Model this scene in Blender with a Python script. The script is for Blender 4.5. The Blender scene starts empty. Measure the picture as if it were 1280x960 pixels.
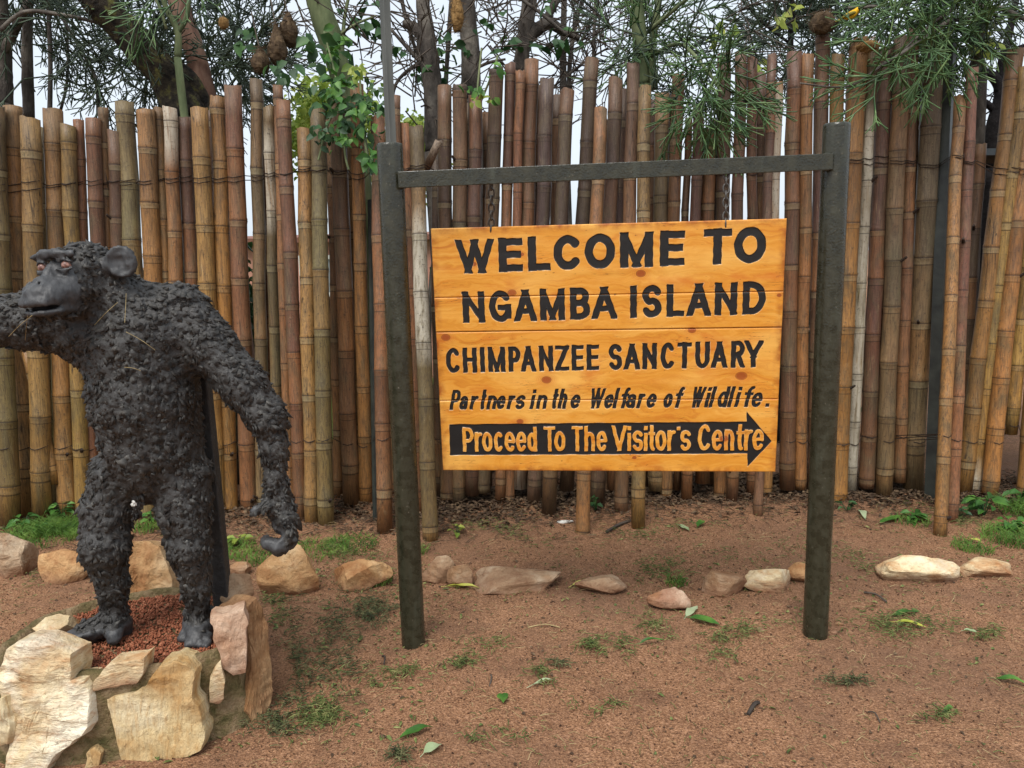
import bpy, math, random
import numpy as np
from mathutils import Vector, Matrix

random.seed(7)
rng = np.random.default_rng(7)
scene = bpy.context.scene
col = scene.collection

# ------------------------------------------------------------------ camera
FPX, PITCH, ROLL, CAMZ = 967.0, math.radians(9.4), math.radians(1.4), 1.5
CAM = np.array([0.0, 0.0, CAMZ])
_F = np.array([0, math.cos(PITCH), -math.sin(PITCH)])
_R0 = np.array([1.0, 0, 0]); _U0 = np.array([0, math.sin(PITCH), math.cos(PITCH)])
_R = math.cos(ROLL) * _R0 - math.sin(ROLL) * _U0
_U = math.sin(ROLL) * _R0 + math.cos(ROLL) * _U0
cd = bpy.data.cameras.new('camera'); cam = bpy.data.objects.new('camera', cd); col.objects.link(cam)
cd.sensor_width = 36.0; cd.lens = 36.0 * FPX / 1280.0; cd.clip_end = 1000; cd.clip_start = 0.05
cam.matrix_world = Matrix(((_R[0], _U[0], -_F[0], 0), (_R[1], _U[1], -_F[1], 0), (_R[2], _U[2], -_F[2], CAMZ), (0, 0, 0, 1)))
scene.camera = cam

# ------------------------------------------------------------------ sky, sun, exposure
SUN_EL, SUN_AZ = math.radians(58), math.radians(200)     # azimuth: clockwise from +Y (the sun stands behind the camera, a little left)
world = bpy.data.worlds.new('World'); scene.world = world; world.use_nodes = True
wn = world.node_tree; wn.nodes.clear()
sky = wn.nodes.new('ShaderNodeTexSky'); sky.sky_type = 'NISHITA'; sky.sun_disc = False
sky.sun_elevation = SUN_EL; sky.sun_rotation = SUN_AZ; sky.dust_density = 4.0; sky.air_density = 1.0; sky.ozone_density = 1.0
hs = wn.nodes.new('ShaderNodeHueSaturation'); hs.inputs['Saturation'].default_value = 0.42   # overcast veil
mx = wn.nodes.new('ShaderNodeMix'); mx.data_type = 'RGBA'; mx.inputs[0].default_value = 0.62
mx.inputs[7].default_value = (8.4, 9.3, 10.3, 1)
bg = wn.nodes.new('ShaderNodeBackground'); bg.inputs['Strength'].default_value = 0.07
wo = wn.nodes.new('ShaderNodeOutputWorld')
wn.links.new(sky.outputs[0], hs.inputs['Color']); wn.links.new(hs.outputs[0], mx.inputs[6])
wn.links.new(mx.outputs[2], bg.inputs[0]); wn.links.new(bg.outputs[0], wo.inputs[0])
sd = bpy.data.lights.new('sun', 'SUN'); sd.energy = 1.5; sd.angle = math.radians(30); sd.color = (1, 0.965, 0.91)
sun = bpy.data.objects.new('sun', sd); col.objects.link(sun)
_sd = Vector((math.sin(SUN_AZ) * math.cos(SUN_EL), math.cos(SUN_AZ) * math.cos(SUN_EL), math.sin(SUN_EL)))
sun.rotation_euler = (-_sd).to_track_quat('-Z', 'Y').to_euler(); sun.location = (0, -6, 9)
vs = scene.view_settings
vs.view_transform = 'Standard'; vs.look = 'None'; vs.gamma = 1; vs.use_curve_mapping = False; vs.exposure = 0.98
scene.render.engine = 'CYCLES'

# ------------------------------------------------------------------ pixel -> place helpers
def ray(x, y): return _F * FPX + _R * (x - 640) + _U * (480 - y)
def G(x, y, z=0.0):
    d = ray(x, y); return CAM + d * ((z - CAMZ) / d[2])
def PY(x, y, Y):
    d = ray(x, y); return CAM + d * (Y / d[1])
def PP(x, y, p0, n):
    d = ray(x, y); p0 = np.asarray(p0, float); n = np.asarray(n, float)
    return CAM + d * (np.dot(p0 - CAM, n) / np.dot(d, n))
def pxm(P): return np.dot(np.asarray(P) - CAM, _F) / FPX        # metres per photo pixel at P

# ------------------------------------------------------------------ mesh helpers
def link(name, me, parent=None, mat=None, loc=None, smooth=False):
    o = bpy.data.objects.new(name, me)
    col.objects.link(o)
    if parent is not None: o.parent = parent
    if loc is not None:
        pl = np.zeros(3)
        if parent is not None:
            q = parent
            while q is not None: pl = pl + np.array(q.location); q = q.parent
        o.location = tuple(np.asarray(loc, float) - pl)
    if mat is not None and me is not None and len(me.materials) == 0: me.materials.append(mat)
    if smooth and me is not None and len(me.polygons): me.polygons.foreach_set('use_smooth', [True] * len(me.polygons))
    return o
def mesh(name, v, f):
    me = bpy.data.meshes.new(name)
    v = np.asarray(v, float)
    if isinstance(f, np.ndarray):
        n, k = f.shape
        me.vertices.add(len(v)); me.vertices.foreach_set('co', v.astype(np.float32).ravel())
        me.loops.add(n * k); me.loops.foreach_set('vertex_index', f.astype(np.int32).ravel())
        me.polygons.add(n); me.polygons.foreach_set('loop_start', np.arange(0, n * k, k, dtype=np.int32))
        me.update(calc_edges=True)
    else:
        me.from_pydata(v.tolist(), [], f); me.update()
    return me
def build(name, v, f, mat, parent=None, origin=None, smooth=False):
    """mesh object from world-space vertices, its origin at `origin`"""
    v = np.asarray(v, float)
    if origin is None:
        origin = np.array([(v[:, 0].min() + v[:, 0].max()) / 2, (v[:, 1].min() + v[:, 1].max()) / 2, v[:, 2].min()])
    return link(name, mesh(name, v - np.asarray(origin), f), parent, mat, origin, smooth)
def empty(name, loc):
    o = bpy.data.objects.new(name, None); o.empty_display_size = 0.1; col.objects.link(o); o.location = tuple(float(q) for q in loc); return o
def tag(o, label=None, cat=None, group=None, kind=None):
    if label: o['label'] = label
    if cat: o['category'] = cat
    if group: o['group'] = group
    if kind: o['kind'] = kind
    return o
def frames(pts):
    pts = np.asarray(pts, float); t = np.gradient(pts, axis=0)
    t /= np.linalg.norm(t, axis=1)[:, None] + 1e-9
    ref = np.array([0, 1.0, 0]) if abs(t[0][1]) < 0.9 else np.array([1.0, 0, 0])
    A = np.cross(t, ref); A /= np.linalg.norm(A, axis=1)[:, None] + 1e-9
    return t, A, np.cross(t, A)
def tube(pts, rad, sides=8, rough=0.0, caps=True, seed=0):
    pts = np.asarray(pts, float); n = len(pts); rad = np.broadcast_to(np.asarray(rad, float), (n,))
    t, A, B = frames(pts); a = np.linspace(0, 2 * math.pi, sides, endpoint=False)
    ring = np.cos(a)[None, :, None] * A[:, None, :] + np.sin(a)[None, :, None] * B[:, None, :]
    rr = rad[:, None] * np.ones((1, sides))
    if rough:
        P0 = pts[:, None, :] + ring * rr[:, :, None]
        rr = rr * (1 + rough * (noise3(P0.reshape(-1, 3) * 9 + seed) .reshape(n, sides) * 1.0 + 0.5 * noise3(P0.reshape(-1, 3) * 30 + seed).reshape(n, sides)))
    v = (pts[:, None, :] + ring * rr[:, :, None]).reshape(-1, 3)
    f = [[i * sides + j, i * sides + (j + 1) % sides, (i + 1) * sides + (j + 1) % sides, (i + 1) * sides + j] for i in range(n - 1) for j in range(sides)]
    if caps:
        f.append(list(range(sides))[::-1]); f.append([(n - 1) * sides + j for j in range(sides)])
    return v, f
def smoothpath(ctrl, n):
    c = np.asarray(ctrl, float); m = len(c); s = np.linspace(0, m - 1, n); out = []
    for q in s:
        i = min(int(q), m - 2); u = q - i
        p0, p1, p2, p3 = c[max(i - 1, 0)], c[i], c[i + 1], c[min(i + 2, m - 1)]
        out.append(0.5 * ((2 * p1) + (-p0 + p2) * u + (2 * p0 - 5 * p1 + 4 * p2 - p3) * u * u + (-p0 + 3 * p1 - 3 * p2 + p3) * u ** 3))
    return np.array(out)
def merge(parts):
    V, Fc, o = [], [], 0
    for v, f in parts:
        V.append(np.asarray(v, float)); Fc += [[i + o for i in q] for q in f]; o += len(v)
    return np.concatenate(V), Fc
def segs_mesh(p0, p1, r0, r1, sides=3):
    """many thin prisms at once"""
    p0 = np.asarray(p0, float); p1 = np.asarray(p1, float); n = len(p0)
    t = p1 - p0; t /= np.linalg.norm(t, axis=1)[:, None] + 1e-9
    ref = np.where(np.abs(t[:, 2:3]) > 0.9, np.array([[1.0, 0, 0]]), np.array([[0, 0, 1.0]]))
    A = np.cross(t, ref); A /= np.linalg.norm(A, axis=1)[:, None] + 1e-9; B = np.cross(t, A)
    a = np.linspace(0, 2 * math.pi, sides, endpoint=False)
    ring = np.cos(a)[None, :, None] * A[:, None, :] + np.sin(a)[None, :, None] * B[:, None, :]
    v = np.concatenate([p0[:, None, :] + ring * np.asarray(r0)[:, None, None], p1[:, None, :] + ring * np.asarray(r1)[:, None, None]], axis=1).reshape(-1, 3)
    base = np.arange(n)[:, None] * (2 * sides)
    fs = []
    for j in range(sides):
        k = (j + 1) % sides
        fs.append(np.concatenate([base + j, base + k, base + sides + k, base + sides + j], axis=1))
    return v, np.concatenate(fs)
def leaves_mesh(p, d, nrm, L, W, fold=0.25, curl=0.15):
    """many folded leaves: 7 vertices, 4 quads each"""
    p = np.asarray(p, float); n = len(p)
    d = d / (np.linalg.norm(d, axis=1)[:, None] + 1e-9)
    s = np.cross(d, nrm); s /= np.linalg.norm(s, axis=1)[:, None] + 1e-9; u = np.cross(s, d)
    L = np.asarray(L)[:, None]; W = np.asarray(W)[:, None]
    v = np.stack([p, p + d * L * .33 + s * W * .5 + u * W * fold, p + d * L * .70 + s * W * .40 + u * (W * fold - L * curl * .4), p + d * L - u * L * curl,
                  p + d * L * .70 - s * W * .40 + u * (W * fold - L * curl * .4), p + d * L * .33 - s * W * .5 + u * W * fold, p + d * L * .5 - u * L * curl * .12], axis=1).reshape(-1, 3)
    b = np.arange(n)[:, None] * 7
    f = np.concatenate([b + np.array([[0, 1, 6, 5]]) * 1, b + np.array([[1, 2, 3, 6]]), b + np.array([[6, 3, 4, 5]])])
    return v, f

# vectorised value noise, -1..1
_perm = np.random.default_rng(3).random(4096).astype(np.float64) * 2 - 1
def _h(i, j, k): return _perm[(i * 73856093 ^ j * 19349663 ^ k * 83492791) & 4095]
def noise3(P):
    P = np.asarray(P, float); i = np.floor(P).astype(np.int64); u = P - i; u = u * u * (3 - 2 * u)
    x, y, z = i[:, 0], i[:, 1], i[:, 2]; a, b, c = u[:, 0], u[:, 1], u[:, 2]
    l = lambda p, q, t: p + (q - p) * t
    return l(l(l(_h(x, y, z), _h(x + 1, y, z), a), l(_h(x, y + 1, z), _h(x + 1, y + 1, z), a), b),
             l(l(_h(x, y, z + 1), _h(x + 1, y, z + 1), a), l(_h(x, y + 1, z + 1), _h(x + 1, y + 1, z + 1), a), b), c)
def fbm(P, o=4):
    s, a = 0, 1.0
    for k in range(o): s = s + a * noise3(np.asarray(P) * (2 ** k) + 17.3 * k); a *= .5
    return s

# ------------------------------------------------------------------ materials
def lin(r, g, b): return tuple(((c / 255) / 12.92 if c / 255 <= .04045 else ((c / 255 + .055) / 1.055) ** 2.4) for c in (r, g, b)) + (1,)
class N:
    def __init__(s, name, rough=.7, spec=.4):
        s.m = bpy.data.materials.new(name); s.m.use_nodes = True; s.t = s.m.node_tree
        s.b = s.t.nodes['Principled BSDF']; s.b.inputs['Roughness'].default_value = rough; s.b.inputs['Specular IOR Level'].default_value = spec
    def n(s, t, **k):
        q = s.t.nodes.new(t)
        for a, v in k.items(): setattr(q, a, v)
        return q
    def l(s, a, b): s.t.links.new(a, b)
    def coord(s, scale=(1, 1, 1), kind='Object', rnd=False):
        c = s.n('ShaderNodeTexCoord'); m = s.n('ShaderNodeMapping'); m.inputs['Scale'].default_value = scale
        s.l(c.outputs[kind], m.inputs[0])
        if rnd:
            oi = s.n('ShaderNodeObjectInfo'); v = s.n('ShaderNodeVectorMath', operation='SCALE'); v.inputs[0].default_value = (37, 61, 53)
            s.l(oi.outputs['Random'], v.inputs['Scale']); s.l(v.outputs[0], m.inputs['Location'])
        return m.outputs[0]
    def noise(s, vec, sc, det=4, ro=.55, dist=0):
        q = s.n('ShaderNodeTexNoise'); q.inputs['Scale'].default_value = sc; q.inputs['Detail'].default_value = det
        q.inputs['Roughness'].default_value = ro; q.inputs['Distortion'].default_value = dist; s.l(vec, q.inputs['Vector']); return q.outputs[0]
    def voro(s, vec, sc, feat='F1', out='Distance'):
        q = s.n('ShaderNodeTexVoronoi', feature=feat); q.inputs['Scale'].default_value = sc; s.l(vec, q.inputs['Vector']); return q.outputs[out]
    def ramp(s, fac, stops):
        q = s.n('ShaderNodeValToRGB'); e = q.color_ramp.elements
        while len(e) > 2: e.remove(e[-1])
        for i, (p, c) in enumerate(stops):
            el = e[i] if i < 2 else e.new(p)
            el.position = p; el.color = c
        s.l(fac, q.inputs[0]); return q.outputs[0]
    def rng(s, v, a, b, c=0, d=1):
        q = s.n('ShaderNodeMapRange'); s.l(v, q.inputs[0])
        for i, x in enumerate((a, b, c, d)): q.inputs[i + 1].default_value = x
        return q.outputs[0]
    def mix(s, fac, a, b, mode='MIX'):
        q = s.n('ShaderNodeMix', data_type='RGBA', blend_type=mode)
        for inp, v in ((q.inputs[0], fac), (q.inputs[6], a), (q.inputs[7], b)):
            if hasattr(v, 'is_linked') or hasattr(v, 'links'): s.l(v, inp)
            elif isinstance(v, (int, float)): inp.default_value = v
            else: inp.default_value = v
        return q.outputs[2]
    def math(s, op, a, b=None):
        q = s.n('ShaderNodeMath', operation=op)
        for i, v in enumerate((a, b)):
            if v is None: continue
            if isinstance(v, (int, float)): q.inputs[i].default_value = v
            else: s.l(v, q.inputs[i])
        return q.outputs[0]
    def attr(s, name, out='Fac'):
        q = s.n('ShaderNodeAttribute'); q.attribute_name = name; return q.outputs[out]
    def color(s, c):
        if isinstance(c, tuple): s.b.inputs['Base Color'].default_value = c
        else: s.l(c, s.b.inputs['Base Color'])
        return s
    def rough(s, v): s.l(v, s.b.inputs['Roughness']); return s
    def bump(s, h, strength=.5, dist=.01, prev=None):
        q = s.n('ShaderNodeBump'); q.inputs['Strength'].default_value = strength; q.inputs['Distance'].default_value = dist
        s.l(h, q.inputs['Height'])
        if prev is not None: s.l(prev, q.inputs['Normal'])
        s.l(q.outputs[0], s.b.inputs['Normal']); return q.outputs[0]
M = {}
def bamboo_mat():
    n = N('bamboo', .6, .35); v = n.coord((1, 1, 1), rnd=True); vs_ = n.coord((1, 1, .06), rnd=True); vm = n.coord((1, 1, .35), rnd=True)
    oi = n.n('ShaderNodeObjectInfo'); rel = n.attr('rel')
    fib = n.noise(vs_, 190, 3, .6); blot = n.noise(vm, 9, 5, .62, .5); spot = n.noise(v, 75, 4, .7); big = n.noise(vm, 3.2, 3)
    c = n.mix(n.rng(big, .35, .7, 0, .45), oi.outputs['Color'], n.mix(.5, oi.outputs['Color'], lin(160, 122, 66)))
    ivr = n.attr('ivar')
    c = n.mix(n.rng(ivr, .6, 1, 0, .34), c, lin(180, 118, 58)); c = n.mix(n.rng(ivr, .42, .0, 0, .5), c, n.mix(1.0, c, lin(150, 140, 132), 'MULTIPLY'))
    c = n.mix(n.math('MULTIPLY', n.rng(rel, .55, .10), .14), c, lin(182, 134, 66))          # fresher, yellower feet
    c = n.mix(n.math('MULTIPLY', n.rng(blot, .50, .68), .66), c, lin(92, 86, 62))          # grey-green algae film
    c = n.mix(n.math('MULTIPLY', n.rng(blot, .44, .26), .4), c, lin(128, 84, 54))         # rusty patches
    mould = n.noise(n.coord((1, 1, .22), rnd=True), 26, 6, .72, .8); c = n.mix(n.rng(mould, .52, .70, 0, .6), c, lin(60, 52, 44)); c = n.mix(n.rng(mould, .40, .28, 0, .35), c, lin(168, 150, 112))
    c = n.mix(n.math('MULTIPLY', n.rng(rel, .45, 1.0), .38), c, lin(104, 84, 70))          # weathered upper ends
    c = n.mix(n.rng(fib, .42, .66, 0, .55), c, lin(58, 44, 34)); c = n.mix(n.rng(n.noise(vs_, 80, 4, .7), .62, .74, 0, .35), c, lin(186, 160, 118))
    sp_ = n.noise(n.coord((1, 1, .035), rnd=True), 24, 3, .5); c = n.mix(n.math('MULTIPLY', n.rng(n.math('ABSOLUTE', n.math('SUBTRACT', sp_, .5)), .010, .003), n.rng(big, .45, .6, 0, .8)), c, lin(36, 27, 21))
    pale = n.math('MULTIPLY', n.attr('pale'), n.rng(n.noise(vs_, 60, 4, .7), .32, .5))
    c = n.mix(n.math('MULTIPLY', pale, n.rng(n.noise(vm, 12, 5, .7), .3, .6, .35, .9)), c, lin(186, 178, 160))
    nd = n.attr('nd')
    c = n.mix(n.math('MULTIPLY', n.rng(nd, -.06, -.008), n.math('MULTIPLY', n.rng(nd, .0, -.004), n.rng(big, .40, .62, 0, .36))), c, lin(168, 158, 124))   # waxy bloom under each node
    ring = n.math('MULTIPLY', n.rng(nd, -.001, .002), n.rng(nd, .010, .005))
    c = n.mix(n.math('MULTIPLY', ring, .75), c, lin(44, 33, 25))
    c = n.mix(n.rng(spot, .57, .68, 0, .7), c, lin(56, 47, 38))
    c = n.mix(n.rng(n.noise(v, 210, 3, .7), .64, .72, 0, .5), c, lin(190, 170, 130))
    c = n.mix(n.attr('inside'), c, lin(70, 54, 38))
    n.color(c)
    n.rough(n.rng(blot, .3, .7, .34, .66))
    b = n.bump(fib, .4, .004); n.bump(spot, .5, .005, b)
    return n.m
M['bamboo'] = bamboo_mat()
def paint_mat():
    n = N('post_paint', .32, .5); v = n.coord((1, 1, 1)); vo = n.voro(v, 170, 'SMOOTH_F1'); b = n.noise(v, 30, 4); st = n.noise(n.coord((1, 1, .12)), 22, 4)
    c = n.mix(n.rng(b, .35, .7), lin(38, 38, 27), lin(56, 55, 41)); c = n.mix(n.rng(st, .56, .72, 0, .5), c, lin(76, 80, 68))
    c = n.mix(n.rng(n.noise(v, 120, 3), .69, .73, 0, .8), c, lin(120, 112, 98))
    n.color(c).rough(n.rng(b, .3, .7, .18, .40)); q = n.bump(vo, .22, .004); n.bump(n.noise(n.coord((1, 1, .5)), 45, 3), .2, .005, q); return n.m
M['paint'] = paint_mat()
def simple(name, stops, sc=8, rough=.75, spec=.3, bump=.4, bd=.01, bsc=40, coord='Object', stretch=(1, 1, 1), rnd=True):
    n = N(name, rough, spec); v = n.coord(stretch, coord, rnd); f = n.noise(v, sc, 5, .6, .3)
    n.color(n.ramp(f, stops)); n.bump(n.noise(v, bsc, 5, .65), bump, bd); return n.m
M['steel'] = simple('dark_steel', [(.3, lin(30, 33, 31)), (.7, lin(58, 62, 56))], 12, .4, .5, .15)
M['chain'] = simple('chain_metal', [(.35, lin(44, 40, 36)), (.7, lin(82, 76, 68))], 60, .45, .6, .3, .002, 200)
M['wire'] = simple('rusty_wire', [(.3, lin(34, 26, 21)), (.7, lin(58, 44, 34))], 60, .7)
def cement_mat():
    n = N('black_cement', .58, .45); v = n.coord((1, 1, 1)); a = n.noise(v, 14, 5, .65); b = n.noise(v, 90, 5, .7); w = n.noise(v, 42, 4, .65, .6)
    c = n.ramp(a, [(.3, lin(38, 37, 36)), (.7, lin(64, 62, 60))]); c = n.mix(n.rng(b, .58, .72, 0, .55), c, lin(112, 109, 104))
    n.color(c).rough(n.rng(a, .3, .7, .42, .68)); q = n.bump(w, .55, .012); n.bump(b, .5, .004, q); return n.m
M['cement'] = cement_mat()
def skin_mat():
    n = N('smooth_cement', .5, .45); v = n.coord((1, 1, 1)); a = n.noise(v, 30, 5, .65); w = n.noise(n.coord((1, 1, .4)), 75, 4, .6, .8)
    n.color(n.ramp(a, [(.3, lin(46, 46, 47)), (.75, lin(76, 76, 77))])); n.bump(w, .4, .006); return n.m
M['skin'] = skin_mat()
def stone_mat(name, c1, c2, c3, moss=.0, strata=(1, 1, 1)):
    n = N(name, .78, .3); v = n.coord((1, 1, 1), rnd=True); vs_ = n.coord(strata, rnd=True); a = n.noise(v, 5, 5, .62, .4); b = n.noise(v, 26, 6, .7); s = n.noise(vs_, 22, 5, .65, .5)
    c = n.ramp(a, [(.33, c1), (.5, c2), (.68, c3)]); c = n.mix(n.rng(s, .5, .7, 0, .65), c, c1)
    d2 = n.noise(v, 70, 5, .7); c = n.mix(n.rng(d2, .58, .70, 0, .5), c, lin(92, 70, 48)); c = n.mix(n.rng(n.noise(v, 3.1, 4, .6, .6), .52, .70, 0, .6), c, lin(150, 104, 62))
    c = n.mix(n.rng(b, .6, .76, 0, .55), c, lin(116, 92, 66))
    tz = n.n('ShaderNodeTexCoord'); sz_ = n.n('ShaderNodeSeparateXYZ'); n.l(tz.outputs['Object'], sz_.inputs[0]); dz = n.math('ADD', sz_.outputs[2], n.math('MULTIPLY', n.math('SUBTRACT', n.noise(v, 14, 5, .7), .5), .10))
    c = n.mix(n.rng(dz, .065, .005, 0, .9), c, lin(132, 95, 70))
    if moss: c = n.mix(n.rng(n.noise(v, 9, 5, .6), .55, .72, 0, moss), c, lin(86, 82, 44))
    n.color(c); q = n.bump(s, .7, .02); q = n.bump(b, .6, .010, q); n.bump(d2, .4, .004, q); return n.m
M['stone_cream'] = stone_mat('cream_stone', lin(178, 122, 72), lin(216, 196, 156), lin(232, 222, 198), .35, (.7, .7, 2.4))
M['stone_bark'] = stone_mat('ochre_stone', lin(178, 134, 78), lin(206, 182, 136), lin(220, 206, 172), .3, (3.2, 3.2, .35))
M['stone_pink'] = stone_mat('pink_stone', lin(152, 108, 82), lin(192, 160, 134), lin(214, 192, 170), .1, (1.5, 1.5, .5))
M['stone_wood'] = stone_mat('brown_fibrous_stone', lin(112, 78, 50), lin(158, 120, 84), lin(186, 152, 112), .15, (4, 4, .25))
M['stone_tan'] = stone_mat('tan_stone', lin(150, 102, 62), lin(190, 150, 104), lin(208, 178, 138), .15, (1, 1, 1))
M['stone_grey'] = stone_mat('dusty_stone', lin(128, 92, 66), lin(164, 134, 104), lin(190, 170, 144), .1, (1, 1, 1.6))
M['mortar'] = simple('mossy_mortar', [(.32, lin(80, 76, 44)), (.45, lin(116, 102, 70)), (.58, lin(146, 124, 94)), (.72, lin(168, 148, 116))], 16, .9, .2, 1.0, .02, 70)
M['gravel'] = simple('red_gravel', [(.3, lin(92, 48, 32)), (.5, lin(140, 82, 56)), (.75, lin(182, 126, 96))], 55, .8, .3, .3, .003, 200, rnd=False)
def soil_mat():
    n = N('soil', .92, .2); v = n.coord((1, 1, 1)); big = n.noise(v, .9, 4, .6); mid = n.noise(v, 6, 5, .65); fine = n.noise(v, 150, 4, .75); g = n.voro(v, 150, 'F1', 'Color'); gd = n.voro(v, 150)
    c = n.ramp(fine, [(.30, lin(84, 58, 42)), (.5, lin(138, 100, 72)), (.70, lin(184, 144, 110))])
    sep = n.n('ShaderNodeSeparateColor'); n.l(g, sep.inputs[0])
    c = n.mix(n.rng(sep.outputs[0], .7, 1, 0, .55), c, lin(186, 142, 112)); c = n.mix(n.rng(sep.outputs[1], .72, 1, 0, .6), c, lin(62, 40, 30))
    c = n.mix(n.rng(mid, .50, .70, 0, .45), c, lin(104, 76, 58)); c = n.mix(n.rng(big, .46, .62, 0, .55), c, lin(112, 84, 66)); c = n.mix(n.rng(n.noise(v, 2.3, 5, .65), .56, .68, 0, .5), c, lin(90, 66, 52))
    n.color(c); q = n.bump(gd, .7, .006); q = n.bump(fine, .6, .006, q); n.bump(mid, .5, .02, q); return n.m
M['soil'] = soil_mat()
M['crumb'] = simple('soil_crumb', [(.3, lin(94, 64, 46)), (.5, lin(140, 100, 73)), (.72, lin(200, 160, 124))], 60, .9, .2, .2, rnd=False)
M['crumb_dark'] = simple('damp_crumb', [(.3, lin(44, 29, 22)), (.7, lin(86, 60, 45))], 60, .9, .2, .2, rnd=False)
M['litter'] = simple('leaf_litter', [(.3, lin(44, 34, 27)), (.5, lin(78, 62, 48)), (.74, lin(136, 114, 88))], 25, .85, .2, .2, rnd=False)
M['straw'] = simple('dry_straw', [(.3, lin(120, 100, 66)), (.7, lin(196, 178, 132))], 20, .8, .2, .1, rnd=False)
def leaf_mat(name, a, b, c, rough=.5, trans=.25, sc=5):
    n = N(name, rough, .4); v = n.coord((1, 1, 1), rnd=True); col_ = n.ramp(n.noise(v, sc, 3), [(.32, a), (.5, b), (.68, c)]); n.color(col_)
    tr = n.n('ShaderNodeBsdfTranslucent'); n.l(col_, tr.inputs[0]); ms = n.n('ShaderNodeMixShader'); ms.inputs[0].default_value = trans
    out = n.t.nodes['Material Output']; n.l(n.b.outputs[0], ms.inputs[1]); n.l(tr.outputs[0], ms.inputs[2]); n.l(ms.outputs[0], out.inputs[0]); return n.m
M['leaf'] = leaf_mat('fresh_leaf', lin(40, 74, 30), lin(64, 108, 42), lin(104, 146, 62), sc=7)
M['leaf_pale'] = leaf_mat('pale_leaf', lin(138, 158, 112), lin(164, 180, 140), lin(184, 196, 160), sc=9)
M['leaf_yellow'] = leaf_mat('yellow_leaf', lin(150, 160, 60), lin(184, 186, 80), lin(206, 204, 110), sc=9)
M['leaf_dark'] = leaf_mat('dark_leaf', lin(30, 56, 32), lin(46, 80, 42), lin(74, 112, 56), sc=5)
M['leaf_shrub'] = leaf_mat('yellow_green_foliage', lin(88, 116, 46), lin(140, 160, 66), lin(190, 196, 102), trans=.4, sc=4)
M['leaf_shade'] = leaf_mat('deep_green_foliage', lin(22, 40, 24), lin(34, 58, 32), lin(52, 82, 44), sc=4)
M['clip'] = leaf_mat('cut_grass', lin(60, 72, 36), lin(92, 106, 52), lin(150, 146, 92), .7, .1, 40)
M['clip_dark'] = leaf_mat('wilted_cut_grass', lin(48, 52, 33), lin(78, 84, 50), lin(136, 130, 90), .8, .1, 40)
M['grass'] = leaf_mat('green_grass', lin(66, 100, 40), lin(98, 138, 54), lin(140, 170, 80), .5, .25, 10)
M['twig'] = simple('pencil_twig', [(.3, lin(44, 68, 40)), (.5, lin(70, 100, 56)), (.7, lin(124, 150, 96))], 9, .45, .4, .1)
M['twig_dark'] = simple('dull_twig', [(.3, lin(36, 46, 38)), (.5, lin(54, 68, 52)), (.7, lin(86, 100, 76))], 6, .55, .3, .1)
M['twig_dry'] = simple('dry_twig', [(.3, lin(52, 46, 42)), (.7, lin(98, 88, 78))], 8, .8, .2, .3)
M['bark'] = simple('grey_bark', [(.3, lin(46, 42, 39)), (.5, lin(84, 78, 72)), (.72, lin(126, 120, 110))], 9, .9, .2, .9, .02, 34, stretch=(1, 1, .45))
M['bark_moss'] = simple('mossy_bark', [(.38, lin(30, 27, 24)), (.54, lin(60, 54, 44)), (.70, lin(104, 102, 54))], 14, .9, .2, .9, .02, 34)
M['bark_red'] = simple('reddish_bark', [(.3, lin(72, 52, 44)), (.5, lin(112, 84, 70)), (.72, lin(142, 116, 98))], 9, .8, .25, .5, .012, 40, stretch=(1, 1, .3))
M['bark_dark'] = simple('dark_bark', [(.3, lin(24, 22, 24)), (.7, lin(50, 46, 46))], 9, .9, .2, .8, .02, 34)
M['bark_green'] = simple('green_bark', [(.3, lin(66, 76, 52)), (.5, lin(98, 108, 76)), (.72, lin(138, 142, 104))], 9, .8, .2, .4, .01, 40, stretch=(1, 1, .3))
M['nest'] = simple('nest_grass', [(.3, lin(58, 46, 36)), (.7, lin(104, 86, 64))], 30, .9, .2, .6, rnd=False)
M['nest_gold'] = simple('dry_golden_grass', [(.3, lin(96, 72, 42)), (.7, lin(164, 130, 82))], 30, .9, .2, .6, rnd=False)
M['white'] = simple('white_chip', [(.3, lin(170, 168, 160)), (.7, lin(214, 212, 206))], 40, .7)
M['pink_wall'] = simple('pink_plaster', [(.3, lin(176, 122, 104)), (.7, lin(196, 146, 126))], 3, .9)
M['white_paint'] = simple('white_paint', [(.3, lin(205, 205, 198)), (.7, lin(222, 222, 216))], 6, .6)
M['pane'] = simple('window_pane', [(.3, lin(120, 126, 128)), (.7, lin(150, 156, 158))], 2, .1, .5, .02)
M['roof'] = simple('rusty_roof_sheet', [(.3, lin(110, 70, 56)), (.7, lin(140, 96, 78))], 5, .7)
M['eye'] = simple('statue_eye', [(.40, lin(96, 62, 52)), (.62, lin(168, 128, 114))], 90, .35, .5, .1)
M['pupil'] = simple('dark_pupil', [(.3, lin(52, 32, 26)), (.7, lin(70, 44, 34))], 20, .3, .5, .1)

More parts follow.
